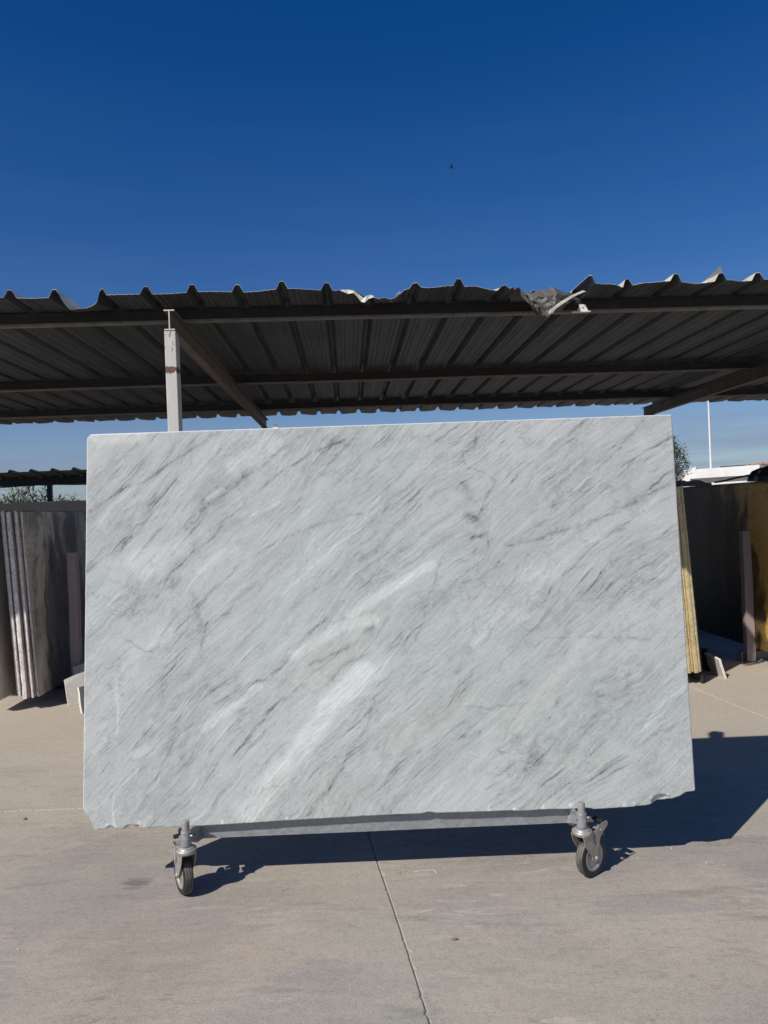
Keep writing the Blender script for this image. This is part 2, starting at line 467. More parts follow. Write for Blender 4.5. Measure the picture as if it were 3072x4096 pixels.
def mat_rusty_paint(name, paint, rust, amt=0.55, scale=14, streak=(1, 1, 0.25)):
    k = NM(name)
    n = k.noise(k.map(k.obj, streak), scale, 9, 0.7)
    n2 = k.noise(k.obj, scale*4, 6, 0.7)
    m = k.ramp(k.math('ADD', k.math('MULTIPLY', n, 0.65), k.math('MULTIPLY', n2, 0.35)), [(amt, 0.0), (amt+0.06, 1.0)])
    r = k.mix(n2, rust, tuple(x*0.45 for x in rust))
    p = k.mix(0.5, paint, k.ramp(n, [(0.3, 0.72), (0.7, 1.05)]), 'MULTIPLY')
    c = k.mix(m, p, r)
    return k.done(c, 0.7, 0, k.math('SUBTRACT', n2, m), 0.25, 0.003)

def mat_post():
    """white painted post, rusting round its top and along the weld"""
    k = NM('white_post_paint')
    x, y, z = k.sep(k.obj)
    n = k.noise(k.map(k.obj, (1.5, 1.5, 0.5)), 26, 8, 0.72)
    n2 = k.noise(k.obj, 110, 5, 0.7)
    top = k.n('ShaderNodeMapRange'); k.put(top.inputs[0], z); top.inputs[1].default_value = 2.50; top.inputs[2].default_value = 2.68
    weld = k.ramp(k.math('ABSOLUTE', k.math('SUBTRACT', k.math('ADD', z, k.math('MULTIPLY', n, 0.02)), 2.425)), [(0.006, 0.34), (0.03, 0.0)])
    s = k.math('ADD', k.math('ADD', n, k.math('MULTIPLY', top.outputs[0], 0.16)), weld)
    s = k.math('ADD', s, k.math('MULTIPLY', k.math('SUBTRACT', n2, 0.5), 0.25))
    m = k.ramp(s, [(0.63, 0.0), (0.70, 1.0)])
    p = k.mix(0.5, (0.60, 0.582, 0.535), k.ramp(k.noise(k.map(k.obj, (6, 6, 0.8)), 8, 5, 0.6), [(0.3, 0.72), (0.7, 1.0)]), 'MULTIPLY')
    c = k.mix(m, p, k.mix(n2, (0.20, 0.095, 0.045), (0.08, 0.045, 0.03)))
    return k.done(c, 0.65, 0, s, 0.2, 0.003)

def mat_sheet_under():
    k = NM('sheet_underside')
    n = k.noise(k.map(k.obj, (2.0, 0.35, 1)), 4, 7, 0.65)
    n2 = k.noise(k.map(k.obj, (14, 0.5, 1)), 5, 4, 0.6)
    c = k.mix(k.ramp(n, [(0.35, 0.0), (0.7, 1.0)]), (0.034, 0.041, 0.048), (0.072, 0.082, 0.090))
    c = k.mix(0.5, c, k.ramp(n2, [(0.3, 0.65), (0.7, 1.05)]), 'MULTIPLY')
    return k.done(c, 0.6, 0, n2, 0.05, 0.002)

def mat_stone(name, light, dark, vein_scale=1.3, bias=0.5, rough=0.5, spot=None, end=0.0):
    """big clouded slab faces"""
    k = NM(name)
    w = k.noise(k.obj, 1.2, 4, 0.55, out='Color')
    p = k.mix(0.7, k.obj, w, 'ADD')
    n = k.noise(k.map(p, (1, 1.3, 0.45), rot=(R(18), 0, 0)), vein_scale, 6, 0.6, 0.7)
    if end:                        # painted shade: the stone's own clouds thicken to black towards the far end
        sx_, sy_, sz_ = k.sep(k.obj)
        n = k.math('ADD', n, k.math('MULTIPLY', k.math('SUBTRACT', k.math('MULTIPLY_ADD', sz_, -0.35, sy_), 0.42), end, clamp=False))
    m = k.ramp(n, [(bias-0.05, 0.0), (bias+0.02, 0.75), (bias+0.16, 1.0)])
    fine = k.noise(p, 16, 8, 0.7)
    c = k.mix(m, light, dark)
    c = k.mix(0.5, c, k.ramp(fine, [(0.3, 0.66), (0.7, 1.08)]), 'MULTIPLY')
    ln = k.ramp(k.math('ABSOLUTE', k.math('SUBTRACT', k.noise(p, 2.4, 7, 0.65, 0.4), 0.5)), [(0.0, 0.8), (0.012, 0.0)])
    c = k.mix(k.math('MULTIPLY', ln, 0.6), c, spot or tuple(x*0.6 for x in dark))
    return k.done(c, rough, 0, fine, 0.05, 0.002, 0.3)

def mat_sawn(name, a, b, line=(0.12, 0.10, 0.08)):
    """rough sawn slab edges"""
    k = NM(name)
    n = k.noise(k.map(k.obj, (6, 1, 1)), 9, 8, 0.7)
    n2 = k.noise(k.map(k.obj, (3, 1, 12)), 12, 5, 0.65)
    c = k.mix(k.ramp(n, [(0.35, 0.0), (0.68, 1.0)]), a, b)
    vn = k.ramp(k.math('ABSOLUTE', k.math('SUBTRACT', k.noise(k.map(k.obj, (4, 1, 1.6)), 5, 6, 0.7, 0.8), 0.5)), [(0.0, 0.85), (0.022, 0.0)])
    c = k.mix(vn, c, line)
    c = k.mix(0.5, c, k.ramp(n2, [(0.3, 0.75), (0.6, 1.05)]), 'MULTIPLY')
    return k.done(c, 0.85, 0, k.math('ADD', n, n2), 0.5, 0.004)

M = {}
M['concrete'] = mat_concrete()
M['soil'] = worn('dry_yard_soil', (0.30, 0.25, 0.19), (0.22, 0.18, 0.135), 0.6, 0.95)
M['marble'] = mat_marble()
M['marble_edge'] = mat_marble_edge()
M['galv'] = mat_galv()
M['zinc'] = worn('zinc_plate', (0.50, 0.475, 0.43), (0.36, 0.34, 0.31), 30, 0.42, 0.45, bump=0.08)
M['pin'] = worn('grey_pin', (0.34, 0.335, 0.315), (0.27, 0.265, 0.25), 30, 0.45, 0.25, bump=0.05)
M['rubber'] = worn('grey_rubber', (0.075, 0.068, 0.060), (0.20, 0.18, 0.155), 18, 0.8, lo=0.40, hi=0.66)
M['rubber_side'] = worn('black_rubber', (0.014, 0.014, 0.015), (0.04, 0.038, 0.035), 40, 0.5, lo=0.5, hi=0.75)
M['black_plastic'] = worn('black_plastic', (0.018, 0.018, 0.02), (0.04, 0.04, 0.04), 20, 0.5)
M['dark_steel'] = worn('dark_brown_steel', (0.017, 0.016, 0.018), (0.034, 0.029, 0.028), 10, 0.6, lo=0.45, hi=0.7)
M['lip'] = worn('pale_purlin_lip', (0.21, 0.192, 0.168), (0.14, 0.125, 0.11), 10, 0.75)  # lip in a paler colour than the purlin
M['rafter'] = worn('brown_rafter_steel', (0.16, 0.135, 0.118), (0.10, 0.082, 0.07), 9, 0.65)
M['end_paint'] = mat_rusty_paint('white_end_paint', (0.62, 0.59, 0.53), (0.22, 0.11, 0.06), 0.57, 30, (1, 1, 1))
M['post'] = mat_post()
M['rust_post'] = mat_rusty_paint('rusty_rack_paint', (0.34, 0.275, 0.25), (0.22, 0.14, 0.105), 0.575, 9)
M['white_chipped'] = mat_rusty_paint('chipped_white_paint', (0.78, 0.77, 0.74), (0.30, 0.15, 0.07), 0.60, 40, (1, 1, 1))
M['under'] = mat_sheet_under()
M['top'] = worn('cream_sheet_top', (0.66, 0.62, 0.53), (0.52, 0.48, 0.40), 6, 0.55)
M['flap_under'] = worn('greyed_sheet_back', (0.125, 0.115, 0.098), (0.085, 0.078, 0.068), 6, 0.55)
M['green_sheet'] = worn('dark_green_sheet', (0.030, 0.048, 0.043), (0.045, 0.062, 0.055), 5, 0.55)
M['green_steel'] = worn('blue_black_steel', (0.012, 0.018, 0.026), (0.02, 0.027, 0.034), 8, 0.6)
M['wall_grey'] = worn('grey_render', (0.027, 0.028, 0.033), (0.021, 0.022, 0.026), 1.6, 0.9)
M['white_wall'] = worn('white_building_paint', (0.80, 0.79, 0.76), (0.70, 0.68, 0.64), 0.5, 0.85)
M['roof_junk'] = worn('terracotta_roof_edge', (0.42, 0.24, 0.17), (0.55, 0.42, 0.33), 3, 0.9)
M['white_pole'] = worn('white_pole_paint', (0.80, 0.79, 0.77), (0.72, 0.71, 0.69), 2, 0.5)
M['glass'] = worn('dark_window_glass', (0.03, 0.035, 0.04), (0.05, 0.055, 0.06), 2, 0.15)
M['brick'] = worn('chimney_brick', (0.30, 0.20, 0.15), (0.20, 0.15, 0.12), 8, 0.9)
M['stone_grey'] = mat_stone('brown_clouded_stone', (0.68, 0.60, 0.50), (0.080, 0.066, 0.060), 0.9, 0.53)
M['stone_pale'] = mat_stone('pale_beige_stone', (0.72, 0.66, 0.57), (0.58, 0.52, 0.44), 0.9, 0.55)
M['stone_gold'] = mat_stone('gold_black_stone_painted_shade', (0.66, 0.42, 0.11), (0.010, 0.008, 0.007), 0.8, 0.56, 0.5, end=0.22)  # dark clouds are the stone's; shade of the gap painted into its far end
M['edge_white'] = mat_sawn('white_sawn_edge', (0.84, 0.80, 0.75), (0.66, 0.62, 0.58), (0.20, 0.17, 0.15))
M['edge_yellow'] = mat_sawn('yellow_sawn_edge', (0.66, 0.545, 0.30), (0.48, 0.40, 0.21), (0.17, 0.13, 0.07))
M['edge_orange'] = mat_sawn('orange_sawn_edge', (0.62, 0.40, 0.14), (0.50, 0.33, 0.12))
M['offcut'] = worn('ivory_stone_face', (0.60, 0.575, 0.51), (0.52, 0.49, 0.43), 7, 0.7)
M['offcut_edge'] = worn('ivory_broken_edge', (0.78, 0.74, 0.66), (0.66, 0.62, 0.55), 25, 0.85)
M['timber'] = worn('blackened_timber', (0.035, 0.034, 0.036), (0.06, 0.058, 0.06), 14, 0.85)
M['tarp'] = worn('black_tarpaulin', (0.010, 0.011, 0.014), (0.022, 0.024, 0.028), 9, 0.45)

M['chalk'] = worn('chalk_line', (0.62, 0.60, 0.55), (0.50, 0.47, 0.42), 40, 0.95)
M['leaf_dry'] = worn('dry_leaf', (0.30, 0.21, 0.09), (0.20, 0.13, 0.06), 60, 0.8)
M['grit'] = worn('grey_grit', (0.12, 0.11, 0.10), (0.20, 0.18, 0.16), 60, 0.9)
M['chip'] = worn('white_marble_chip', (0.8, 0.79, 0.76), (0.7, 0.69, 0.66), 60, 0.8)
M['leaf_tree'] = worn('grey_green_foliage', (0.050, 0.066, 0.036), (0.085, 0.098, 0.058), 1.2, 0.7)
M['leaf_reed'] = worn('olive_reed_leaf', (0.12, 0.125, 0.05), (0.19, 0.175, 0.08), 1.5, 0.7)
M['bark'] = worn('grey_bark', (0.11, 0.09, 0.07), (0.07, 0.055, 0.045), 5, 0.9)
M['bird'] = worn('black_feathers', (0.012, 0.012, 0.014), (0.02, 0.02, 0.022), 30, 0.7)

# ------------------------------------------------------------------ ground
g = MB()
g.grid([[(x, y, -0.035) for x in (-900, -60, 60, 900)] for y in (-300, -30, 80, 1500)], smooth=False)
ground = tag(g.build('ground', M['soil']), kind='structure')

# cast concrete bays, each its own slab with a narrow uneven joint round it
yard = tag(MB().box((-16.6, -8.6, -0.030), (16.6, 20.6, -0.0065)).build('yard', M['concrete']), kind='structure')
def jx(k, y): return -0.077 - 0.157*(y-3.14) + 2.93*k + 0.004*math.sin(y*3.1+k)
ROWS = [-8.3, -4.25, -0.15, 3.92, 8.0, 12.1, 16.2, 20.3]
def row_y(j, x): return ROWS[j] + 0.012*x + 0.004*math.sin(x*2.3+j*1.7)
def bay(i, j):
    near = (j in (2, 3)) and i in (-2, -1, 0, 1)
    n = 420 if near else 40
    def edge(p0, p1, fn, seed, sgn):
        out = []
        for q in range(n):
            t = q/n
            a = p0 + (p1-p0)*t
            jag = 0.0017 + 0.0016*float(fbm(np.array(a*9.0), np.array(seed*3.7), 5, 4, 0.7)) + (max(0.0, float(vnoise(np.array(a*26.0), np.array(seed*1.3), 9)) - 0.30))*0.020
            out.append(fn(a, sgn*abs(jag)))
        return out
    x0 = lambda y, d: (jx(i, y)+d, y)
    x1 = lambda y, d: (jx(i+1, y)+d, y)
    y0 = lambda x, d: (x, row_y(j, x)+d)
    y1 = lambda x, d: (x, row_y(j+1, x)+d)
    ya, yb = ROWS[j], ROWS[j+1]
    xa0, xb0 = jx(i, ya), jx(i+1, ya); xa1, xb1 = jx(i, yb), jx(i+1, yb)
    e = 0.003
    ring = (edge(xa0+e, xb0-e, y0, i*7+j, 1) + edge(ya+0.012*xb0+e, yb+0.012*xb1-e, x1, i*5+j+50, -1)
            + edge(xb1-e, xa1+e, y1, i*3+j+90, -1) + edge(yb+0.012*xa1-e, ya+0.012*xa0+e, x0, i*11+j+130, 1))
    m = len(ring)
    mb = MB()
    ch = 0.004
    cx = sum(p[0] for p in ring)/m; cy = sum(p[1] for p in ring)/m
    inn = [(p[0]-ch*math.copysign(1, p[0]-cx)*(abs(p[0]-cx) > 1.2), p[1]-ch*math.copysign(1, p[1]-cy)*(abs(p[1]-cy) > 1.8)) for p in ring]
    vs = [(p[0], p[1], -0.026) for p in ring] + [(p[0], p[1], -0.003) for p in ring] + [(p[0], p[1], 0.0) for p in inn]
    fs = [(q, (q+1) % m, m+(q+1) % m, m+q) for q in range(m)] + [(m+q, m+(q+1) % m, 2*m+(q+1) % m, 2*m+q) for q in range(m)]
    fs.append(tuple(2*m+q for q in range(m)))
    mb.add(vs, fs)
    return mb.build('concrete_bay', M['concrete'], yard)
for j in range(7):
    for i in range(-4, 4):
        bay(i, j)

# ------------------------------------------------------------------ canopy over the racks
PHI = 0.048
shed = tag(empty('steel_canopy', (-1.26, 4.5, 0), PHI),
           'long open steel canopy with dark ribbed metal roof, its front edge torn and crumpled', 'canopy')
# local frame: x along the front edge, y into depth
PITCH = 0.271; S0 = 0.42; ZV = 2.866
def rib_h(s):
    """sheet profile height above the valley, one rib each PITCH, three faint grooves between"""
    q = ((s - S0 + PITCH/2) % PITCH) - PITCH/2
    a = abs(q)
    if a < 0.012: return 0.046
    if a < 0.036: return 0.046*(0.036-a)/0.024
    h = 0.0
    for c in (0.068, 0.1005):
        d = abs(a-c)
        if d < 0.0045: h = 0.0042*(1-d/0.0045)
    return h
def samples(sa, sb):
    pts = [0.0, 0.0125, 0.024, 0.0355, 0.05, 0.0635, 0.068, 0.0725, 0.085, 0.096, 0.1005, 0.105, 0.12, 0.1355]
    pts = sorted(set([-p for p in pts] + pts))
    out = []
    k0 = int(round((sa-S0)/PITCH))-1
    for k in range(k0, k0+8):
        for p in pts:
            s = S0+k*PITCH+p
            if sa-0.037 <= s <= sb+0.030 and (not out or s > out[-1]+1e-4): out.append(s)
    return out
def smooth(a, b, x):
    t = min(1.0, max(0.0, (x-a)/(b-a))); return t*t*(3-2*t)
def bumpf(c, w, x):
    d = abs(x-c)/w
    return max(0.0, 1-d*d)**2
def front(s):
    """(front edge setback, droop, flattening, ruffle) of the bent front edge at s"""
    te = -0.03 + 0.012*math.sin(s*5.1) + 0.010*math.sin(s*13.7+1)
    dz = 0.006*math.sin(s*3.3) + 0.004*math.sin(s*11.0)
    fl = 0.0; ru = 0.0
    # crushed stretch right of the middle of the roof
    c = smooth(1.10, 1.23, s)*(1-smooth(1.37, 1.46, s))
    te += 0.035*c; dz -= 0.046*c; fl = max(fl, c); ru = max(ru, c)
    c2 = bumpf(1.52, 0.16, s); ru = max(ru, 0.6*c2); dz += 0.012*c2; fl = max(fl, 0.35*c2)
    # dent near the left end
    d = smooth(-0.64, -0.60, s)*(1-smooth(-0.50, -0.36, s))
    te += 0.075*d; dz -= 0.055*d; ru = max(ru, 0.6*d)
    # sheet torn away at the right
    t = smooth(2.10, 2.18, s)*(1-smooth(2.575, 2.585, s))
    te += 0.30*t
    e = bumpf(2.02, 0.16, s); dz -= 0.035*e; fl = max(fl, 0.5*e)
    # wavy edges of the right hand sheets
    if s > 2.59:
        te += 0.020*math.sin(s*9.0) + 0.018*math.sin(s*21.0+2)
        te += 0.07*bumpf(2.86, 0.10, s)
        dz += 0.007*math.sin(s*7.0) - 0.018*bumpf(2.80, 0.08, s)
    else:
        dz += 0.010*bumpf(1.70, 0.12, s)
    return te, dz, fl, ru
TS = [0, .02, .045, .075, .11, .15, .2, .26, .33, .42, .55, .9, 1.4, 2.0, 2.6, 3.2, 3.8, 4.42, 5.0, 5.3, 5.62]
def sheet(idx, sa, sb):
    ss = samples(sa, sb)
    lift = 0.0012*(idx % 2)
    rows = []
    for ti, t in enumerate(TS):
        row = []
        for s in ss:
            te, dz, fl, ru = front(s)
            y = te + t*(5.60-te)/5.62 if t > 0.6 else te + t*(1 - max(0, te)*1.0)
            if t <= 0.6 and y > 0.62: y = 0.62
            w = 1-smooth(0.0, 0.30, t)            # bends die out at the first purlin
            h = rib_h(s)*(1-0.85*fl*w)
            z = ZV + h + dz*w + lift
            if ru > 0 and w > 0:
                z += ru*w*0.030*float(fbm(np.array(s*9.0), np.array(t*10.0), 31, 3, 0.6))
                y += ru*w*0.030*float(fbm(np.array(s*8.0+9), np.array(t*9.0), 41, 3, 0.6))
            if t > 4.6: z += 0.006*math.sin(s*17.0)*smooth(4.6, 5.62, t)
            if t == TS[-1]: y += 0.010*math.sin(s*23.0) - (0.02 if rib_h(s) > 0.02 else 0)
            row.append((s, y, z))
        rows.append(row)
    mb = MB()
    th = 0.0016
    mb.grid(rows, 0, smooth=False, flip=True)
    top = [[(p[0], p[1], p[2]+th) for p in r] for r in rows]
    mb.grid(top, 1, smooth=False)
    w = len(ss); h = len(TS)
    for j in (0, h-1):
        mb.grid([rows[j], top[j]], 1, smooth=False, flip=(j != 0))
    mb.grid([[r[0] for r in rows], [r[0] for r in top]], 1, smooth=False)
    mb.grid([[r[-1] for r in rows], [r[-1] for r in top]], 1, smooth=False)
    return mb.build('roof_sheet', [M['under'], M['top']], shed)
for n_, i in enumerate(range(-5, 7)):
    sheet(i, S0+4*PITCH*i, S0+4*PITCH*(i+1))
SA, SB = S0-20*PITCH, S0+28*PITCH
# purlins: channel with a paler lip under it
for t in (0.30, 2.62, 4.42):
    mb = MB()
    # slightly wavering run, in lengths
    n = 60; pr = [(0, -0.078), (0.05, -0.078), (0.05, -0.002), (0, -0.002)]
    P = []
    for q in range(n+1):
        s = SA + (SB-SA)*q/n
        wv = 0.004*math.sin(s*2.1+t) + 0.002*math.sin(s*7.3)
        P.append([(s, t+a+wv*0.5, ZV+b+wv*0.5-0.002) for a, b in pr])
    mb.grid([[r[k % 4] for r in P] for k in range(5)], 0, smooth=False)
    pu = mb.build('purlin', M['dark_steel'], shed)
    lp = MB()
    lp.grid([[(r[0][0], r[0][1]+dy, r[0][2]+dz_) for r in P] for dy, dz_ in ((-0.010, 0.006), (-0.010, -0.007), (0.045, -0.007), (0.045, -0.0015))], 0, smooth=False)
    lp.build('lip', M['lip'], pu)
ZR = ZV-0.078-0.009
def rafter(s, t0=0.0, t1=5.32, mi=M['rafter']):
    mb = MB()
    w, h, tf, tw = 0.032, 0.125, 0.008, 0.0035
    poly = [(-w,-h),(w,-h),(w,-h+tf),(tw,-h+tf),(tw,-tf),(w,-tf),(w,0),(-w,0),(-w,-tf),(-tw,-tf),(-tw,-h+tf),(-w,-h+tf)]
    poly = [(s+a, ZR+b) for a, b in poly]
    mb.prism(poly, t0, t1, 0, None, 1)
    return mb.build('rafter', [mi, M['end_paint']], shed)
def post(s, t, d=0.10, w=0.0345):
    mb = MB()
    zt = ZR-0.125
    mb.box((s-w, t, 0.0), (s+w, t+d, zt), 0, 0.005)
    mb.box((s-w-0.05, t-0.05, 0.0), (s+w+0.05, t+d+0.05, 0.012), 0)
    return mb.build('post', M['post'], shed)
for s in (0.0, 5.10, -5.10):
    rafter(s)
    post(s, 0.004); post(s, 5.05)
    for t in (0.30, 2.62, 4.42):
        cl = MB().box((s+0.010, t+0.05, ZR), (s+0.05, t+0.056, ZR+0.06), 0).build('cleat', M['dark_steel'], shed)
# chipped white cleat bolted to the first purlin
def loc(p):      # world to canopy frame
    dx, dy = p[0]+1.26, p[1]-4.5
    c, s = math.cos(PHI), math.sin(PHI)
    return (dx*c+dy*s, -dx*s+dy*c, p[2])
cx_, cy_, cz_ = loc((1.368, 4.84, 2.800))
cl = MB()
cl.prism([(cx_-0.036, cz_-0.022), (cx_+0.040, cz_-0.022), (cx_+0.024, cz_+0.026), (cx_-0.016, cz_+0.026)], 0.285, 0.293)
cl.box((cx_-0.068, 0.270, cz_-0.027), (cx_+0.052, 0.296, cz_-0.0215))
cleat = tag(cl.build('cleat', M['white_chipped'], shed), 'small white chipped cleat plate with a bolt hole')
MB().tube([(cx_+0.004, 0.2855, cz_+0.004), (cx_+0.004, 0.2820, cz_+0.004)], 0.0045, 8).build('bolt', M['grit'], cleat)

# the torn sheet end, folded over the first purlin
CT = [[(0.881,4.90,2.855),(0.997,4.90,2.858),(1.121,4.91,2.858),(1.228,4.91,2.858),(1.323,4.91,2.860)],
      [(0.850,4.66,2.868),(0.945,4.68,2.852),(1.015,4.68,2.856),(1.108,4.66,2.872),(1.252,4.74,2.848)],
      [(0.885,4.56,2.838),(0.944,4.58,2.790),(1.013,4.56,2.789),(1.119,4.56,2.802),(1.290,4.68,2.800)],
      [(0.932,4.56,2.768),(0.971,4.59,2.736),(1.022,4.57,2.726),(1.094,4.54,2.717),(1.200,4.64,2.752)],
      [(0.992,4.62,2.690),(1.014,4.63,2.697),(1.039,4.59,2.676),(1.060,4.56,2.662),(1.082,4.60,2.685)]]
def patch(ctrl, nu, nv, jag, seed):
    P = np.array([[loc(p) for p in r] for r in ctrl])
    h, w, _ = P.shape
    rows = []
    for j in range(nv+1):
        row = []
        for i in range(nu+1):
            fu = i/nu*(w-1); fv = j/nv*(h-1)
            iu = min(int(fu), w-2); iv = min(int(fv), h-2); a = fu-iu; b = fv-iv
            p = (P[iv,iu]*(1-a)+P[iv,iu+1]*a)*(1-b) + (P[iv+1,iu]*(1-a)+P[iv+1,iu+1]*a)*b
            d = np.array([float(vnoise(np.array(i*0.42), np.array(j*0.40), seed+q)) for q in range(3)])
            p = p + d*jag*(0.3+0.7*b if iv == 0 else 1.0)
            row.append(tuple(p))
        rows.append(row)
    return rows
rows = patch(CT, 20, 20, 0.016, 70)
fm = MB()
OFFS = 0.0016
fm.grid(rows, 1, smooth=False)
# back side a millimetre and a half away along the local normal
def offset(rows, d):
    A = np.array(rows)
    gu = np.gradient(A, axis=1); gv = np.gradient(A, axis=0)
    n = np.cross(gu, gv); n /= (np.linalg.norm(n, axis=2, keepdims=True)+1e-9)
    return [[tuple(q) for q in r] for r in (A + n*d)]
fm.grid(offset(rows, OFFS), 0, smooth=False, flip=True)
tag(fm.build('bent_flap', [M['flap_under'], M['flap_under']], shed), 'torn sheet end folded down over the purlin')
# pale strip curling along the right side of that flap
st = [[loc(p) for p in r] for r in
      [[(1.325,4.66,2.838),(1.285,4.60,2.815),(1.22,4.56,2.782),(1.15,4.52,2.735),(1.085,4.50,2.690),(1.070,4.50,2.668)],
       [(1.300,4.655,2.845),(1.255,4.59,2.815),(1.19,4.55,2.782),(1.12,4.515,2.738),(1.068,4.495,2.700),(1.050,4.495,2.668)],
       [(1.290,4.68,2.842),(1.240,4.62,2.812),(1.18,4.58,2.780),(1.11,4.545,2.735),(1.060,4.525,2.695),(1.047,4.520,2.668)]]]
sm_ = MB().grid(st, 0, smooth=False).grid(offset(st, 0.0016), 0, smooth=False, flip=True)
tag(sm_.build('bent_flap', M['top'], shed), 'pale curled strip of torn sheet')
# raised corner and small curled tongues of sheet
def tongue(pts, lbl, mat='top'):
    P = [loc(p) for p in pts]
    n = len(P); q = [(p[0]+0.001, p[1]+0.0016, p[2]+0.001) for p in P]
    m_ = MB().add(P+q, [tuple(range(n)), tuple(range(2*n-1, n-1, -1))] + [(i, (i+1) % n, n+(i+1) % n, n+i) for i in range(n)])
    return tag(m_.build('bent_flap', M[mat], shed), lbl)
tongue([(2.110,4.76,2.905),(2.150,4.745,2.935),(2.202,4.72,2.982),(2.219,4.74,2.958),(2.200,4.78,2.930),(2.150,4.80,2.912)], 'sheet corner bent straight up')
zz_ = [[(-0.213, 4.47, 2.848), (-0.166, 4.47, 2.849), (-0.13, 4.47, 2.837), (-0.103, 4.47, 2.819), (-0.073, 4.47, 2.795), (-0.056, 4.47, 2.806), (-0.033, 4.47, 2.813), (-0.011, 4.47, 2.804)], [(-0.205, 4.46, 2.837), (-0.166, 4.46, 2.821), (-0.136, 4.46, 2.823), (-0.111, 4.46, 2.8), (-0.09, 4.46, 2.771), (-0.068, 4.46, 2.762), (-0.045, 4.46, 2.786), (-0.017, 4.46, 2.793)]]
zt_ = [[loc((p[0], p[1]+0.006*math.sin(i*2.2), p[2])) for i, p in enumerate(r)] for r in zz_]
zm_ = MB().grid(zt_, 0, smooth=False).grid(offset(zt_, -0.0016), 0, smooth=False, flip=True)
tag(zm_.build('bent_flap', M['top'], shed), 'cream zigzag fold of crushed sheet')
tongue([(0.118,4.53,2.822),(0.146,4.525,2.838),(0.152,4.53,2.846),(0.136,4.535,2.826)], 'narrow bent sheet lip')

